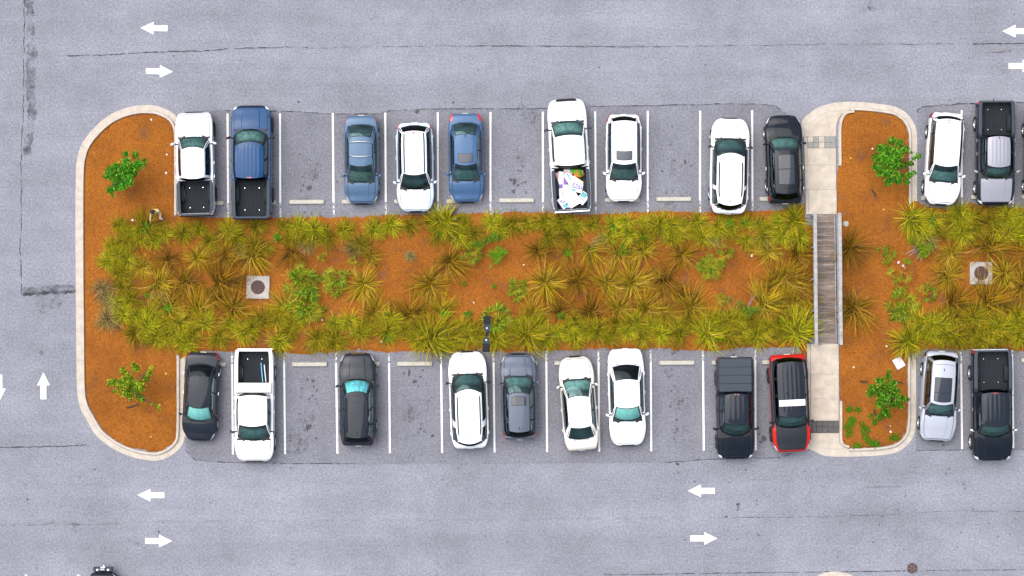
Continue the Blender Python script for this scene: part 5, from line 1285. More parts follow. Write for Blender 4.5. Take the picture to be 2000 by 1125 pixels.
def litter_label(x, y, c):
    for lx, ly, nm in sorted(LAND, key=lambda l: math.hypot(l[0] - x, l[1] - y)):
        dx, dy = x - lx, y - ly
        d_ = ('right of' if dx > 0 else 'left of') if abs(dx) > abs(dy) else ('below' if dy > 0 else 'above')
        lab = 'tiny %s litter scrap on the mulch %s %s' % ({'white': 'white', 'pink': 'pinkish', 'yellow': 'yellow'}[c], d_, nm)
        if lab not in used_lab: used_lab[lab] = 1; return lab
for x_, y_, c in LIT:
    x, y = P(x_, y_); s_ = r6.uniform(0.035, 0.07) * (1.6 if (x_, y_) in ((1766, 519), (1757, 512)) else 1)
    b = MB(); pts = [[(s_ * (i - 1.5) * 0.6 + r6.uniform(-0.01, 0.01), s_ * (j - 1.5) * 0.45 + r6.uniform(-0.01, 0.01), r6.uniform(0, 0.03)) for j in range(4)] for i in range(4)]
    o = b.grid(pts, flip=True).build('paper_scrap', sgn[c], loc=(x, y, gz(x, y) + 0.025), rot=(0, 0, r6.uniform(0, 3)))
    tag(o, litter_label(x_, y_, c), 'litter', 'scraps of litter on the mulch')

# ------------------------------------------------------------------ lamp post
def lamp_post():
    zt = 7.6; x, y = P(950.5, 652.5, zt); z0 = gz(x, y)
    o = empty('lamp_post', (x, y, 0.0), R(-1.0)); tag(o, 'black twin-headed lamp post standing in the planted strip', 'lamp post')
    navy = simple('dark lamp housing', (0.004, 0.006, 0.011), 0.5, spec=0.2); cap = simple('lamp housing cap', (0.014, 0.018, 0.028), 0.45, spec=0.25)
    MB().lathe([(0.2, z0 - 0.1), (0.2, z0 + 0.06), (0.17, z0 + 0.1), (0.0001, z0 + 0.1)], 24).build('footing', M['concrete_slab'], o, smooth=True, auto=40)
    MB().box((0, 0, (zt + z0) / 2), (0.11, 0.11, zt - z0), b=0.01).build('pole', navy, o)
    for s in (1, -1):
        hd = bpy.data.objects.new('lamp_head', None); hd.location = (0.01 * s, 0, zt); hd.rotation_euler = (0, 0, 0 if s > 0 else math.pi); link(hd, o)
        MB().tube([(0, 0, -0.06), (0, 0.12, -0.02)], 0.035, 8).build('arm', navy, hd)
        pl = [(-0.03, 0.1), (0.03, 0.1), (0.13, 0.2), (0.17, 0.33), (0.175, 0.46), (-0.175, 0.46), (-0.17, 0.33), (-0.13, 0.2)]
        MB().prism(pl, -0.06, 0.05).build('driver_housing', cap, hd)
        MB().box((0, 0.67, -0.02), (0.35, 0.41, 0.07), b=0.01).build('led_panel', navy, hd)
        for k in range(6): MB().box((-0.145 + k * 0.058, 0.70, 0.027), (0.016, 0.33, 0.024)).build('cooling_fin', navy, hd)
        MB().lathe([(0.045, 0.05), (0.045, 0.07), (0.03, 0.09), (0.0001, 0.095)], 14, c=(0, 0.29, 0)).build('sensor', simple('sensor dome', (0.6, 0.65, 0.66), 0.3), hd, smooth=True)
lamp_post()

# ------------------------------------------------------------------ grasses
def grass_mesh(name, seed, nb, per, length, wid, e0, bend, pal, wgt, lean=0.0, base=0.10):
    g = np.random.default_rng(seed); n = nb * per; SEG = 6
    az = np.repeat(g.uniform(0, 2 * math.pi, nb), per) + g.normal(0, 0.09, n)
    ln = length * np.repeat(g.uniform(0.72, 1.1, nb), per) * g.uniform(0.85, 1.12, n)
    el = np.radians(np.repeat(g.uniform(e0[0], e0[1], nb), per) + g.normal(0, 5, n)); bd = np.radians(g.uniform(bend[0], bend[1], n))
    p = np.stack([g.normal(0, base, n), g.normal(0, base, n), np.full(n, -0.02)], 1)
    cols = np.array(pal)[g.choice(len(pal), n, p=wgt)] * g.uniform(0.5, 1.45, (n, 1))
    th = g.random(n) < 0.2; ln = np.where(th, ln * 0.32, ln); cols[th] = np.array([0.035, 0.022, 0.008]) * g.uniform(0.6, 1.5, (int(th.sum()), 1))
    tipc = cols * np.array([1.25, 1.12, 1.1]); wv = wid * g.uniform(0.7, 1.3, n)
    V = np.zeros((n, SEG, 4, 3)); C = np.zeros((n, SEG, 4, 3)); prev = None; twist = g.normal(0, 0.25, n)
    for k in range(SEG + 1):
        t = k / SEG
        side = np.stack([-np.sin(az), np.cos(az), np.zeros(n)], 1) * (wv * (1 - 0.8 * t**1.6))[:, None]
        a, b = p - side, p + side
        cc = cols * (1 - t) + tipc * t
        if prev is not None:
            V[:, k - 1, 0], V[:, k - 1, 1], V[:, k - 1, 2], V[:, k - 1, 3] = prev[0], a, b, prev[1]
            C[:, k - 1, 0] = C[:, k - 1, 3] = prev[2]; C[:, k - 1, 1] = C[:, k - 1, 2] = cc
        prev = (a, b, cc)
        e = el - bd * t**1.2; az = az + twist / SEG
        st = (ln / SEG)[:, None] * np.stack([np.cos(az) * np.cos(e), np.sin(az) * np.cos(e), np.sin(e)], 1)
        p = p + st; p[:, 0] += lean * t * ln / SEG; p[:, 2] = np.maximum(p[:, 2], 0.03 + g.uniform(0, 0.05, n))
    return soup(name, V.reshape(-1, 4, 3), C.reshape(-1, 4, 3), M['blade'])

GOLD = [(0.2666, 0.168, 0.0072), (0.1806, 0.1344, 0.0054), (0.3096, 0.1848, 0.036), (0.0731, 0.0672, 0.0036), (0.086, 0.042, 0.009)]; GW = [0.34, 0.2, 0.18, 0.16, 0.12]
GREEN = [(0.1895, 0.1949, 0.004176), (0.2893, 0.2533, 0.006264), (0.08978, 0.1169, 0.003132), (0.3292, 0.2339, 0.03132), (0.05986, 0.04872, 0.01044)]; HW = [0.3, 0.26, 0.2, 0.1, 0.14]
DRY = [(0.24, 0.18, 0.06), (0.17, 0.15, 0.03), (0.3, 0.23, 0.11), (0.06, 0.05, 0.015), (0.05, 0.035, 0.012)]
gold_m = [grass_mesh('golden_grass', 100 + k, 40, 7, 1.28, 0.013, (15, 72), (35, 75), GOLD, GW, lean=0.12 * (k % 3)) for k in range(6)]
goldfan_m = [grass_mesh('golden_grass', 120 + k, 36, 7, 1.25, 0.013, (20, 75), (30, 65), GOLD, GW, lean=0.55) for k in range(4)]
green_m = [grass_mesh('green_grass', 140 + k, 44, 7, 0.92, 0.0115, (18, 80), (35, 85), GREEN, HW, lean=0.12 * (k % 3), base=0.10) for k in range(6)]
dry_m = [grass_mesh('dry_grass', 160 + k, 48, 7, 0.95, 0.0095, (15, 75), (40, 85), DRY, [0.3, 0.25, 0.2, 0.15, 0.1]) for k in range(3)]

ORD = ['first', 'second', 'third', 'fourth', 'fifth', 'sixth', 'seventh', 'eighth', 'ninth', 'tenth', 'eleventh', 'twelfth', 'thirteenth', 'fourteenth', 'fifteenth', 'sixteenth', 'seventeenth', 'eighteenth', 'nineteenth', 'twentieth']
TENS = {2: 'twent', 3: 'thirt', 4: 'fort', 5: 'fift', 6: 'sixt', 7: 'sevent', 8: 'eight', 9: 'ninet'}
def ordinal(i):
    if i < 20: return ORD[i]
    t, u = divmod(i + 1, 10)
    return TENS[t] + ('ieth' if u == 0 else 'y-' + ORD[u - 1])
REF_T = [(300, 'beside the walking person'), (436, 'below the white pickup at the left island'), (545, 'below the blue pickup'), (648, 'below the empty stall right of the blue pickup'), (752, 'below the sedan with roof bars'), (855, 'below the pale blue minivan'), (958, 'below the blue sunroof sedan'), (1060, 'below the empty stall left of the sign-filled pickup'), (1162, 'below the sign-filled pickup'), (1265, 'below the white sunroof hatchback'), (1367, 'below the empty stall near the bed middle'), (1469, 'below the long white SUV'), (9999, 'beside the bridge, below the black SUV')]
REF_B = [(352, 'left of the black sedan'), (453, 'above the black sedan'), (556, 'above the toolbox pickup'), (658, 'above the empty stall right of the toolbox pickup'), (760, 'above the foil-shade SUV'), (862, 'above the second empty stall'), (965, 'above the long white SUV'), (1067, 'above the slate SUV'), (1169, 'above the cream sedan'), (1271, 'above the plain white sedan'), (1373, 'above the empty stall right of that sedan'), (1475, 'above the covered black pickup'), (9999, 'beside the bridge, above the red car')]
def where(i, p, pts, what):
    """names the neighbour a border tuft stands by and its place among the tufts there"""
    ref = REF_T if 'upper border' in what else (REF_B if 'lower border' in what else None)
    if ref is None: return '%s from the left' % ordinal(i)
    f = lambda q: next(t for x, t in ref if q[0] < x)
    same = [q for q in pts if f(q) == f(p)]
    return '%s, %s from left' % (f(p), ordinal(same.index(p)))
r7 = random.Random(21)
def clumps(pts, meshes, name, what, group, r0, z_up=0.0):
    """pts: (px, py, reach in photo pixels, optional lean direction in degrees)"""
    pts = sorted(pts, key=lambda p: p[0])
    for i, p in enumerate(pts):
        x, y = P(p[0], p[1], 0.2); lean = len(p) > 3
        ml = goldfan_m if lean and meshes is gold_m else meshes
        s_ = p[2] / S / r0
        o = mesh_obj(name, ml[r7.randrange(len(ml))], None, (x, y, gz(x, y)), (0, 0, R(p[3]) if lean else r7.uniform(0, 6.28)), (s_, s_, s_ * r7.uniform(0.85, 1.05)))
        tag(o, '%s, %s' % (what, where(i, p, pts, what)), 'grass', group, 'thing')
SEC = [(276.6, 523.7, 28), (327, 507, 32), (383.6, 503, 34), (440, 499, 33), (493, 500.5, 40, -80), (570, 494, 32, -100), (723, 500.5, 28, 60), (877.6, 512, 42, -60), (1052, 491.5, 35), (1106, 493, 25), (1154, 488, 35, -50), (1206.7, 494, 36, -70), (1258, 491.5, 34), (1332.8, 498, 36), (1501.6, 490, 34), (1558, 495, 38, -20), (1857, 493, 34), (1933, 482.5, 54), (1658.7, 485, 48, -20), (2020, 490, 48)]
CEN = [(309, 556, 42), (358.6, 554.6, 40), (430, 551, 52, 50), (710, 554.6, 44), (841.5, 554.6, 46), (1065, 552, 48), (1126.8, 549.5, 44), (1186, 554.6, 42, 60), (1235, 552, 46, 60), (1297, 552, 46), (1532.6, 544, 48, 20), (1558, 557, 48, 10), (1512, 555, 38, 70), (1571, 577, 38, 30), (1855.8, 539, 40), (1965, 534, 44), (2005, 556, 48)]
FOU = [(328, 603.6, 40, 60), (385, 606, 42, 60), (455.8, 603.6, 46, 60), (729.4, 611, 38, 50), (799, 614, 42, 70), (862, 606, 34, 70), (558, 601, 42, 120), (1039, 614, 40, 60), (1093, 606, 36, 60), (1154, 611, 42, 50), (1209, 603.6, 40, 50), (1260.8, 603.6, 44, 40), (1352, 601, 44, 50), (1496.5, 592, 48, 50), (1548, 591, 48, 20), (1669, 603.6, 52), (1867, 591, 46, 30), (1934, 593, 54, 40), (1300, 612, 36, 60), (415, 583, 30, 60), (1330, 575, 30, 40)]
TOPH = [(231.5, 441), (255, 451.5), (283, 444), (301, 472), (252, 470), (273, 464), (322, 457), (358, 454), (389, 449), (409, 470), (448, 451.5), (461, 464), (499.6, 441), (497, 480), (520, 482.5), (553, 444), (566.6, 464), (582.5, 444), (594, 464), (615, 449), (638, 462), (671.4, 449), (705, 477), (730.7, 449), (763, 438.7), (800, 438.7), (839, 433.5), (859, 455), (867, 433.5), (893, 459), (898, 438.7), (910, 440), (925.8, 454), (960.6, 436), (977, 451.5), (1000.5, 436), (1029, 436), (1065, 433.5), (1072.7, 462), (1096, 436), (1111, 462), (1127, 441), (1157.7, 439), (1191, 462), (1196, 439), (1224.7, 433.5), (1230, 457), (1255.7, 462), (1258, 436), (1289, 439), (1313.5, 464.4), (1312, 440), (1325, 438.7), (1331.5, 457), (1360, 433.5), (1372.8, 464.4), (1403.7, 446.4), (1424, 436), (1427, 454), (1457.8, 436), (1457.8, 469.6), (1481, 439), (1491, 459), (1519.7, 431), (1527, 459), (1553, 432), (1561, 464.4), (1540, 447), (1505, 447)]
LOWH = [(262.5, 650), (285.7, 640), (303.7, 660), (324, 657.7), (291, 614), (265, 619), (350, 632), (360, 670), (376, 652.6), (399, 632), (427.4, 657.7), (448, 632), (473.8, 647), (494.4, 645), (512.5, 627), (543.4, 666), (540.8, 622), (566.6, 647), (571, 628), (622.5, 660), (653.4, 632), (653.4, 666), (681.8, 627), (705, 652.6), (720, 632), (756.5, 647), (761.6, 624), (787.4, 647), (813, 642), (815, 664), (841.5, 661), (872.5, 647), (880, 665), (900.8, 642), (926.6, 645), (913, 655), (929, 662), (332, 627), (969.6, 662), (985, 648), (1029, 657), (1020, 636), (1049.5, 637), (1067.5, 660), (1085.6, 647), (1108.8, 642), (1124, 658), (1124, 629), (1147, 642), (1168, 645), (1191, 659), (1204, 632), (1227, 647), (1240, 632), (1258, 657.7), (1276, 637), (1291.8, 652), (1290, 626), (1318.7, 632), (1326, 655), (1349.6, 626), (1380.5, 655), (1372.8, 632), (1408.9, 647), (1424, 627), (1424, 656), (1447.5, 647), (1445, 627), (1478.5, 655), (1468, 632), (1499, 640), (1527.4, 632), (1520, 654), (1555.8, 650), (1553, 622), (1575, 630), (1400, 627)]
LEFTH = [(218.7, 480), (208, 513), (236.7, 534), (239, 560), (248, 508), (242, 614), (232, 590), (225, 500), (255, 585)]
RTH = [(1781, 427), (1818.5, 428), (1852, 438.7), (1872.6, 416), (1878, 432), (1931.9, 436), (1965, 421), (1988.6, 428), (1800, 451.5), (1834, 451.5), (1903.5, 451.5), (1965, 456.7), (1991, 456.7), (1905, 425), (1945, 452), (2015, 430), (2030, 455), (1880, 455)]
RBH = [(1774.6, 668), (1823.6, 637), (1800, 632), (1867, 622), (1870, 657.7), (1903.5, 622), (1903.5, 650), (1916, 666), (1932, 647), (1950, 637), (1975.7, 637), (1991, 660), (1816, 655), (1988.6, 619), (1845, 650), (1845, 630), (1955, 660), (2015, 640), (2030, 660)]
DRYP = [(200.6, 565, 26), (209.6, 624, 30), (215, 590, 24), (801.6, 499, 14), (600, 478, 22), (690, 486, 22), (470, 490, 20), (1490, 470, 22), (1175, 470, 20), (1815, 470, 24), (310, 585, 24), (1395, 468, 18)]
LEANS = {(841.5, 661): (56, 20), (1029, 657): (44, 60), (622.5, 660): (34, -90), (653.4, 666): (34, 90), (1555.8, 650): (46, 60), (1380.5, 655): (40, 60), (867, 433.5): (40, 40), (1553, 432): (40, -40), (1781, 427): (40, -60), (1774.6, 668): (44, -60), (1931.9, 436): (44, 0), (1931.9, 436): (42, -70), (283, 444): (40, 30)}
def hedge(L_, lo=20, hi=30):
    o = []
    for p in L_:
        k = LEANS.get(p)
        o.append((p[0], p[1], k[0], k[1]) if k else ((p[0], p[1], r7.uniform(lo, hi), r7.choice([20, 45, 60, 80, 100, -30, -60, -90])) if r7.random() < 0.75 else (p[0], p[1], r7.uniform(lo, hi))))
    return o
clumps(SEC, gold_m, 'golden_grass', 'golden arching grass clump in the row above the middle', 'golden grass clumps in the middle of the bed', 1.06)
clumps(CEN, gold_m, 'golden_grass', 'large golden grass clump in the centre row', 'golden grass clumps in the middle of the bed', 1.06)
clumps(FOU, gold_m, 'golden_grass', 'golden upswept grass clump in the row below the middle', 'golden grass clumps in the middle of the bed', 1.06)
clumps(hedge(TOPH), green_m, 'green_grass', 'green tuft, upper border', 'green grass tufts edging the bed', 0.78)
clumps(hedge(LOWH, 23, 33), green_m, 'green_grass', 'green tuft, lower border', 'green grass tufts edging the bed', 0.78)
clumps(hedge(LEFTH, 20, 28), green_m, 'green_grass', 'yellow-green grass tuft at the left end of the long bed', 'green grass tufts edging the bed', 0.78)
clumps(hedge(RTH, 24, 35), green_m, 'green_grass', 'yellow-green grass tuft along the upper edge right of the bridge', 'green grass tufts edging the bed', 0.78)
clumps(hedge(RBH, 24, 35), green_m, 'green_grass', 'yellow-green grass tuft along the lower edge right of the bridge', 'green grass tufts edging the bed', 0.78)
clumps(DRYP, dry_m, 'dry_grass', 'dry greyish brown grass tuft', 'dry grass tufts', 0.8)

# ------------------------------------------------------------------ palmettos
def frond_mesh(seed, cols):
    g = np.random.default_rng(seed); Q, C = [], []
    def quad(a, b, c, d, col): Q.append((a, b, c, d)); C.append(col)
    pet = 0.42; z1 = 0.34
    pts = [np.array([pet * t, 0, z1 * (1.5 * t - 0.5 * t * t)]) for t in np.linspace(0, 1, 4)]
    for a, b in zip(pts[:-1], pts[1:]): quad(a + [0, -0.008, 0], b + [0, -0.008, 0], b + [0, 0.008, 0], a + [0, 0.008, 0], (0.06, 0.09, 0.01))
    hub = pts[-1]; nl = 16
    for k in range(nl):
        a = math.radians(-118 + 236 * k / (nl - 1)) + g.normal(0, 0.03); L_ = 0.50 * (0.72 + 0.28 * math.cos(a * 0.7)) * g.uniform(0.88, 1.1)
        d = np.array([math.cos(a), math.sin(a), 0]); s = np.array([-math.sin(a), math.cos(a), 0])
        col = np.array(cols[g.integers(len(cols))]) * g.uniform(0.55, 1.35)
        p0, p1, p2 = hub, hub + d * L_ * 0.55 + np.array([0, 0, 0.04]), hub + d * L_ + np.array([0, 0, -0.03 + g.normal(0, 0.02)])
        w0, w1, w2 = 0.006, 0.019, 0.003
        quad(p0 - s * w0, p1 - s * w1, p1 + s * w1, p0 + s * w0, col); quad(p1 - s * w1, p2 - s * w2, p2 + s * w2, p1 + s * w1, col * np.array([1.2, 1.1, 1.0]))
    return soup('frond', np.array(Q, float), np.array(C, float), M['frond'])
PG = [(0.035, 0.09, 0.005), (0.12, 0.19, 0.007), (0.23, 0.30, 0.012)]; PY = [(0.27, 0.27, 0.014), (0.32, 0.26, 0.02), (0.2, 0.25, 0.014)]; PO = [(0.3, 0.17, 0.015), (0.32, 0.13, 0.02)]
fr_g = [frond_mesh(200 + k, PG) for k in range(4)]; fr_y = [frond_mesh(210 + k, PY) for k in range(3)]; fr_o = [frond_mesh(220 + k, PO) for k in range(2)]
PALM = [(587.7, 547, 40, 26, 0.15, 0.08, 'upper of the two dense palmettos right of the left manhole'), (596.7, 601, 42, 28, 0.15, 0.0, 'lower of the two dense palmettos right of the left manhole'), (653.4, 549.5, 32, 20, 0.2, 0, 'palmetto left of a large golden grass right of the manhole'),
        (630, 503, 16, 7, 0.6, 0.1, 'tiny yellowish palmetto above the dense palmettos'), (692, 505.7, 18, 8, 0.5, 0.1, 'small yellow palmetto above the large golden grass'), (918, 491, 30, 20, 0.35, 0.05, 'palmetto touching a bright green bush in mid bed'), (1010.8, 565, 27, 20, 0.25, 0.0, 'solitary round palmetto in the centre of the bed'),
        (969.6, 626, 38, 26, 0.3, 0.12, 'palmetto at the foot of the lamp post'), (1389, 519, 31, 26, 0.65, 0.02, 'round yellow-green palmetto on bare mulch left of the bridge'), (1418, 495, 22, 12, 0.4, 0.1, 'small palmetto adjoining the round yellow-green one'), (1414, 584, 18, 12, 0.6, 0, 'small solitary palmetto below the round yellow-green one'),
        (1733, 495, 24, 14, 0.2, 0, 'small green palmetto right of the bridge'), (1764, 598, 38, 26, 0.2, 0.1, 'large palmetto with orange fronds right of the bridge'), (1816, 570, 24, 14, 0.25, 0.1, 'small palmetto beside the large orange-tipped one'), (1762, 541, 30, 14, 0.35, 0.35, 'sparse yellowing palmetto beside white litter')]
r8 = random.Random(4)
for (px, py, rad, n, fy, fo, lab) in PALM:
    x, y = P(px, py, 0.4); z = gz(x, y); s_ = rad / S / 0.78
    o = empty('palmetto', (x, y, z)); tag(o, lab, 'palmetto', 'palmettos in the bed')
    n = int(n * 0.85)
    for k in range(n):
        u = r8.random(); ml = fr_o if u < fo else (fr_y if u < fo + fy else fr_g)
        az = k * 2.39996 + r8.uniform(-0.3, 0.3); t = (k + 0.5) / n; rr_k = math.sqrt(t)
        q = s_ * r8.uniform(0.72, 0.95) * (0.75 + 0.25 * (1 - t))
        mesh_obj('frond', ml[r8.randrange(len(ml))], o, (0.22 * s_ * rr_k * math.cos(az) * 1.4 - 0.05 * math.cos(az), 0.22 * s_ * rr_k * math.sin(az) * 1.4 - 0.05 * math.sin(az), 0.22 * s_ * (1 - t)),
                 (r8.uniform(-0.35, 0.35), R(-50 * (1 - t) + 15 * t) + r8.uniform(-0.2, 0.2), az), (q * (0.35 + 0.65 * rr_k), q, q))
    MB().tube([(0, 0, -0.05), (0.03, 0, 0.1), (0.05, 0.02, 0.2)], [0.07, 0.06, 0.03], 7).build('stem', M['bark'], o)

# ------------------------------------------------------------------ leafy weeds and bushes
def leaf_cloud(name, seed, n, lobes, size, cols, flat=0.5):
    g = np.random.default_rng(seed); lobes = np.array(lobes, float)
    wgt = lobes[:, 3]**2; k = g.choice(len(lobes), n, p=wgt / wgt.sum())
    d = g.normal(0, 1, (n, 3)); d /= np.linalg.norm(d, axis=1, keepdims=True); rr9 = g.uniform(0.15, 1.0, n)**0.6 * np.where(g.random(n) < 0.25, g.uniform(1.0, 1.45, n), 1.0)
    c = lobes[k, :3] + d * (lobes[k, 3] * rr9)[:, None] * np.array([1, 1, flat])
    a = g.uniform(0, 2 * math.pi, n); tilt = g.normal(0, 0.55, n); roll = g.normal(0, 0.5, n)
    u = np.stack([np.cos(a) * np.cos(tilt), np.sin(a) * np.cos(tilt), np.sin(tilt)], 1)
    v = np.stack([-np.sin(a) * np.cos(roll), np.cos(a) * np.cos(roll), np.sin(roll)], 1)
    s = size * g.uniform(0.65, 1.35, n)[:, None]
    V = np.stack([c - u * s, c - v * s * 0.42 - u * s * 0.1, c + u * s, c + v * s * 0.42 - u * s * 0.1], 1)
    cc = np.array(cols)[g.integers(len(cols), size=n)] * g.uniform(0.75, 1.3, (n, 1))
    return soup(name, V, cc, M['leaf'])
LG = [(0.075, 0.21, 0.008), (0.055, 0.16, 0.008), (0.11, 0.26, 0.012)]
weed_m = [leaf_cloud('weed', 300 + k, 130, [(0, 0, 0.16, 0.14), (0.1, 0.05, 0.13, 0.11), (-0.08, 0.08, 0.14, 0.1), (0.02, -0.1, 0.12, 0.1)], 0.05, LG) for k in range(3)]
WEEDS = [(325.6, 606, 14), (284, 577, 6), (285, 447, 12), (541, 462, 10), (730.7, 448, 7), (863, 458, 9), (870, 614, 11), (913, 614, 9), (1109, 493, 9), (1160, 486, 8), (1219.6, 487.6, 13), (1199, 447.7, 10), (1256, 463, 7), (1424, 437, 11), (1457, 435, 7), (1519.7, 431, 8), (1408, 659, 8), (1091, 655, 6), (1096, 617, 8), (1818, 435, 12), (760, 662, 8), (559, 664, 8), (964, 559, 5), (905, 553, 5)]
for i, (px, py, rad) in enumerate(sorted(WEEDS)):
    x, y = P(px, py, 0.4); s_ = rad / S / 0.2
    o = mesh_obj('weed', weed_m[i % 3], None, (x, y, gz(x, y) + 0.12), (0, 0, i * 1.3), (s_, s_, s_ * 0.8))
    tag(o, 'small bright green leafy weed among the grasses, %s from the left' % ordinal(i), 'weed', 'leafy weeds among the grasses')
def bush(px, py, lobes, cols, lab, n=420, size=0.055, twigs=None):
    x, y = P(px, py, 0.4); z = gz(x, y); o = empty('bush', (x, y, z)); tag(o, lab, 'bush')
    L2 = [((a - px) / S, (py - b) / S, 0.3 + 0.1 * ((i * 7) % 3), c / S) for i, (a, b, c) in enumerate(lobes)]
    mesh_obj('foliage', leaf_cloud('foliage', int(px), n, L2, size, cols), o)
    b_ = MB()
    for a, b2, c2, d2 in L2: b_.tube([(0, 0, -0.02), (a * 0.5, b2 * 0.5, 0.2), (a, b2, c2)], [0.02, 0.014, 0.006], 5)
    b_.build('stem', M['bark'], o)
    if twigs:
        t = MB()
        for a, b2 in twigs:
            ax, ay = (a - px) / S, (py - b2) / S; t.tube([(ax * 0.3, ay * 0.3, 0.1), (ax * 0.7, ay * 0.7 + 0.04, 0.3), (ax, ay, 0.34)], [0.02, 0.012, 0.006], 5)
        t.build('bare_twig', simple('grey twig %d' % int(px), (0.3, 0.25, 0.27), 0.9), o)
bush(951.5, 471, [(938, 476, 9), (951, 468, 10), (965, 463, 10), (978, 462, 7), (925, 480, 8)], LG, 'bright green leafy bush above a palmetto in mid bed', 420)
bush(970, 498, [(962, 497, 10), (974, 496, 11), (983, 493, 8), (968, 508, 9), (958, 520, 4), (975, 487, 8)], [(0.09, 0.25, 0.01), (0.12, 0.28, 0.01), (0.16, 0.26, 0.012)], 'vivid green round bush on bare mulch in mid bed', 460)
bush(1463, 604, [(1450, 595, 6), (1455, 606, 9), (1468, 606, 10), (1480, 607, 8), (1443, 589, 4), (1462, 616, 6)], [(0.14, 0.22, 0.02), (0.1, 0.18, 0.015)], 'pale green leafy bush with bare stem left of the bridge', 420, twigs=[(1464, 590), (1470, 580), (1478, 574)])
bush(1805, 486, [(1785, 470, 9), (1795, 482, 8), (1809, 487, 13), (1820, 480, 9), (1803, 497, 9), (1776, 467, 5), (1771, 508, 7), (1778, 512, 5)], [(0.13, 0.27, 0.012), (0.18, 0.30, 0.015), (0.10, 0.22, 0.01)], 'lime green bush with grey bare twigs right of the bridge', 620, twigs=[(1776, 500), (1774, 492), (1782, 488), (1790, 508), (1800, 512), (1795, 504), (1779, 482), (1822, 462), (1768, 496)])
# weed patches on the lower right island
gp = [(0.045, 0.16, 0.006), (0.07, 0.2, 0.008), (0.11, 0.2, 0.01)]
PATCH = [([(1657.8, 799, 7)], 'small round weed tuft, left one of the pair on the lower right island'), ([(1674, 800, 7.5)], 'small round weed tuft, right one of the pair on the lower right island'),
         ([(1661, 820, 8), (1655, 832, 9), (1657, 845, 9), (1663, 828, 7), (1668, 820, 5)], 'tall weed patch along the inner kerb of the lower right island'), ([(1684, 830, 8), (1687, 842, 9), (1690, 853, 8), (1695, 838, 6)], 'weed patch in the middle of the lower right island'),
         ([(1696, 862, 8), (1706, 866, 9), (1714, 868, 6)], 'wide weed patch at the lower kerb of the right island'), ([(1675, 870, 7), (1668, 872, 4)], 'low weed patch in the lower left kerb corner of the right island'),
         ([(1747, 853, 8), (1740, 857, 6), (1754, 856, 4)], 'weed patch in the lower right kerb corner of the right island'), ([(1720, 813, 8), (1728, 806, 7), (1710, 822, 6), (1736, 812, 5)], 'weed patch around the base of the lower right tree'), ([(1700, 812, 5), (1707, 826, 6)], 'sparse weed patch beside the dark stake')]
for i, (lb, lab) in enumerate(PATCH):
    px, py = lb[0][:2]; x, y = P(px, py); o = mesh_obj('weed_patch', leaf_cloud('weed_patch', 400 + i, 60 + int(1.9 * sum(c * c for _, _, c in lb)), [((a - px) / S, (py - b) / S, 0.05, c / S * 1.05) for a, b, c in lb], 0.036, gp, 0.28), None, (x, y, gz(x, y) + 0.02))
    tag(o, lab, 'weed', 'weed patches on the lower right island')

# ------------------------------------------------------------------ young trees
def tree(base, lobes, cols, lab, seed, n=2600, h=2.1, size=0.07, tint=None):
    x, y = P(*base); z = gz(x, y); o = empty('young_tree', (x, y, z)); tag(o, lab, 'tree', 'young trees on the islands')
    g = random.Random(seed); L2 = []
    for a, b, c in lobes:
        zz = h + g.uniform(-0.55, 0.55) - 0.012 * math.hypot(a - base[0], b - base[1]); X_, Y_ = P(a, b, zz + z); L2.append((X_ - x, Y_ - y, zz, c / S * 1.02))
    tr = MB(); tr.tube([(0, 0, -0.1), (0.02, 0.01, 0.6), (0.0, 0.03, 1.2), (0.03, 0, h)], [0.055, 0.045, 0.035, 0.018], 9)
    for (a, b, c, d) in L2:
        s0 = g.uniform(0.4, 0.75) * h
        tr.tube([(0.01, 0.02, s0), (a * 0.5, b * 0.5, (s0 + c) / 2 + 0.12), (a, b, c)], [0.022, 0.014, 0.006], 5)
    tr.build('trunk', M['bark'], o, smooth=True)
    mesh_obj('crown', leaf_cloud('crown', seed, n, L2, size, cols, 0.8), o)
    tr = MB().lathe([(0.32, 0.0), (0.28, 0.05), (0.1, 0.07)], 14); tr.build('root_mound', M['mulch'], o, smooth=True)
DG = [(0.042, 0.18, 0.0072), (0.0216, 0.102, 0.006), (0.072, 0.252, 0.0096), (0.156, 0.372, 0.024), (0.0264, 0.12, 0.006)]
YG = [(0.078, 0.228, 0.0084), (0.03, 0.12, 0.0072), (0.192, 0.348, 0.012), (0.336, 0.432, 0.0216)]
tree((246, 341), [(245, 300, 6), (247, 316, 9), (265, 302, 7), (269, 321, 11), (281, 321, 5), (257, 335, 13), (242, 333, 13), (228, 326, 9), (215, 333, 9), (208, 343, 6), (222, 345, 12), (238, 350, 13), (252, 350, 10), (225, 365, 11), (214, 372, 6), (240, 363, 9), (220, 380, 4), (256, 360, 5), (283, 313, 4)], DG, 'young green tree on the upper part of the left island', 501, 2500)
tree((256, 752), [(259, 712, 4), (266, 719, 8), (240, 724, 7), (296, 719, 4.5), (291, 729, 6), (284, 740, 8), (220, 747, 8), (240, 749, 12), (260, 753, 13), (273, 755, 10), (253, 771, 10), (273, 775, 8), (278, 781, 5), (242, 767, 8), (215, 749, 5), (298, 790, 3.5), (310, 794, 3.5), (251, 738, 9), (224, 764, 5), (312, 801, 2.5)], YG, 'young yellow-green tree on the lower part of the left island', 502, 2200)
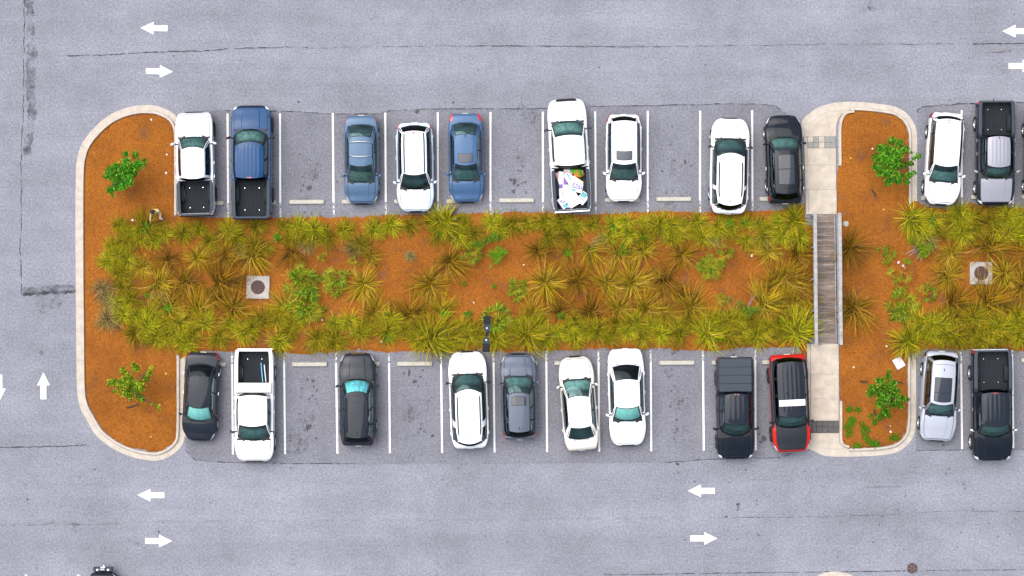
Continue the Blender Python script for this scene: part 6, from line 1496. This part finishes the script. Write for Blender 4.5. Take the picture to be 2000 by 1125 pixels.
tree((1745, 318), [(1742, 276, 8), (1756, 280, 9), (1721, 291, 11), (1735, 295, 13), (1753, 300, 13), (1712, 309, 9), (1728, 312, 13), (1746, 319, 13), (1765, 323, 8), (1779, 319, 6), (1793, 305, 5.5), (1786, 309, 4), (1710, 325, 8), (1723, 335, 12), (1739, 342, 13), (1758, 346, 10), (1776, 342, 7), (1786, 337, 4.5), (1735, 356, 8), (1753, 353, 8), (1772, 356, 6), (1769, 291, 7), (1781, 298, 3)], DG, 'leafy young tree leaning over the kerb of the upper right island', 503, 3300)
tree((1730, 772), [(1737, 726, 4), (1735, 736, 6.5), (1720, 745, 9), (1704, 757, 7), (1699, 769, 7), (1718, 765, 12), (1737, 755, 11), (1747, 748, 6), (1749, 767, 11), (1728, 779, 12), (1763, 779, 7), (1774, 781, 3.5), (1759, 793, 6), (1742, 789, 8), (1718, 789, 9), (1728, 803, 9), (1716, 814, 5), (1732, 808, 6), (1754, 784, 7)], DG, 'young green tree on the lower right island beside the fallen board', 504, 2600)

# ------------------------------------------------------------------ person
def person():
    x, y = P(311.5, 414.5); z = gz(x, y) + 0.01
    o = empty('person', (x, y, z), R(4)); tag(o, 'person in a tan shirt with dark hair walking on the mulch', 'person')
    J = {'pel': ((0.04, 0.06, 0.93), 0.15), 'wai': ((0.04, 0.05, 1.08), 0.145), 'che': ((0.03, 0.02, 1.28), 0.18), 'nbs': ((0, 0, 1.43), 0.08), 'nck': ((-0.05, -0.02, 1.50), 0.055), 'hd1': ((-0.09, -0.03, 1.59), 0.085), 'hd2': ((-0.10, -0.025, 1.67), 0.075),
         'nos': ((-0.09, -0.125, 1.59), 0.018)}
    E = [('pel', 'wai'), ('wai', 'che'), ('che', 'nbs'), ('nbs', 'nck'), ('nck', 'hd1'), ('hd1', 'hd2'), ('hd1', 'nos')]
    for s, n, hand, fy in ((-1, 'r', (-0.30, -0.36, 1.12), 0.12), (1, 'l', (0.20, -0.30, 1.0), -0.22)):
        J['sh' + n] = ((s * 0.19, 0, 1.40), 0.068); el = (s * 0.25, -0.10, 1.17) if s < 0 else (0.25, -0.08, 1.13)
        J['el' + n] = (el, 0.045); J['wr' + n] = (hand, 0.03)
        d = Vector(hand) - Vector(el); d.normalize(); pm = Vector(hand) + d * 0.08
        J['pa' + n] = (tuple(pm), 0.032); E += [('che', 'sh' + n), ('sh' + n, 'el' + n), ('el' + n, 'wr' + n), ('wr' + n, 'pa' + n)]
        for k in range(4):
            a = pm + Vector((0.03 - 0.02 * k, 0, 0)) + d * (0.035 + 0.006 * (k % 3)); c = a + d * 0.03 + Vector((0, 0, -0.03))
            J['f%s%d' % (n, k)] = (tuple(a), 0.010); J['g%s%d' % (n, k)] = (tuple(c), 0.008); E += [('pa' + n, 'f%s%d' % (n, k)), ('f%s%d' % (n, k), 'g%s%d' % (n, k))]
        th = Vector(hand) + d * 0.035 + Vector((-s * 0.045, 0, 0)); J['t' + n] = (tuple(th), 0.011); J['u' + n] = (tuple(th + d * 0.035), 0.009); E += [('wr' + n, 't' + n), ('t' + n, 'u' + n)]
        J['hp' + n] = ((s * 0.09, 0, 0.86), 0.10); J['kn' + n] = ((s * 0.10, fy * 0.55 - 0.04, 0.48), 0.06); J['an' + n] = ((s * 0.10, fy, 0.09), 0.042); J['to' + n] = ((s * 0.11, fy - 0.18, 0.035), 0.035)
        E += [('pel', 'hp' + n), ('hp' + n, 'kn' + n), ('kn' + n, 'an' + n), ('an' + n, 'to' + n)]
    names = list(J); me = bpy.data.meshes.new('skeleton'); me.from_pydata([J[k][0] for k in names], [(names.index(a), names.index(b)) for a, b in E], [])
    so = bpy.data.objects.new('skeleton', me); COL.objects.link(so)
    so.modifiers.new('skin', 'SKIN'); sb = so.modifiers.new('sub', 'SUBSURF'); sb.levels = 2; sb.render_levels = 2
    for i, k in enumerate(names):
        sv = me.skin_vertices[0].data[i]; sv.radius = (J[k][1], J[k][1] * (0.75 if k in ('pel', 'wai', 'che') else 1.0)); sv.use_root = (k == 'pel')
    bpy.context.view_layer.update()
    em = bpy.data.meshes.new_from_object(so.evaluated_get(bpy.context.evaluated_depsgraph_get())); bpy.data.objects.remove(so); em.name = 'body'
    skin = simple('skin', (0.55, 0.36, 0.25), 0.5); shirt = simple('tan shirt', (0.52, 0.36, 0.14), 0.8); trs = simple('pale trousers', (0.38, 0.34, 0.44), 0.8); shoe = simple('white shoe', (0.7, 0.68, 0.75), 0.5)
    em.materials.clear()
    for m_ in (skin, shirt, trs, shoe): em.materials.append(m_)
    for f in em.polygons:
        c = f.center; f.use_smooth = True
        f.material_index = 3 if c.z < 0.11 else (2 if c.z < 0.95 and abs(c.x) < 0.22 and not (c.y < -0.2 and c.z > 0.85) else (1 if (0.95 <= c.z < 1.46 and c.y > -0.12) else 0))
    mesh_obj('body', em, o)
    rows = []
    for i in range(8):
        th = math.pi * 0.62 * i / 7
        rows.append([(-0.095 + 0.115 * math.sin(th) * math.cos(p_), 0.0 + 0.118 * math.sin(th) * math.sin(p_) - (0.035 if math.sin(p_) > 0 else 0.03), 1.625 + 0.135 * math.cos(th) + (0.035 if math.sin(p_) < -0.6 and i > 4 else 0)) for p_ in np.linspace(0, 2 * math.pi, 15)])
    MB().grid(rows).build('hair', simple('dark hair', (0.012, 0.008, 0.008), 0.6), o, smooth=True)
    for s in (-1, 1):
        MB().lathe([(0.0001, -0.012), (0.010, -0.006), (0.012, 0), (0.010, 0.006), (0.0001, 0.012)], 8, c=(-0.09 + s * 0.035, -0.108, 1.61)).build('eye', M['black'], o, smooth=True)
    MB().box((-0.085, -0.112, 1.535), (0.045, 0.012, 0.01)).build('mouth', simple('lips', (0.35, 0.13, 0.11), 0.5), o)
person()
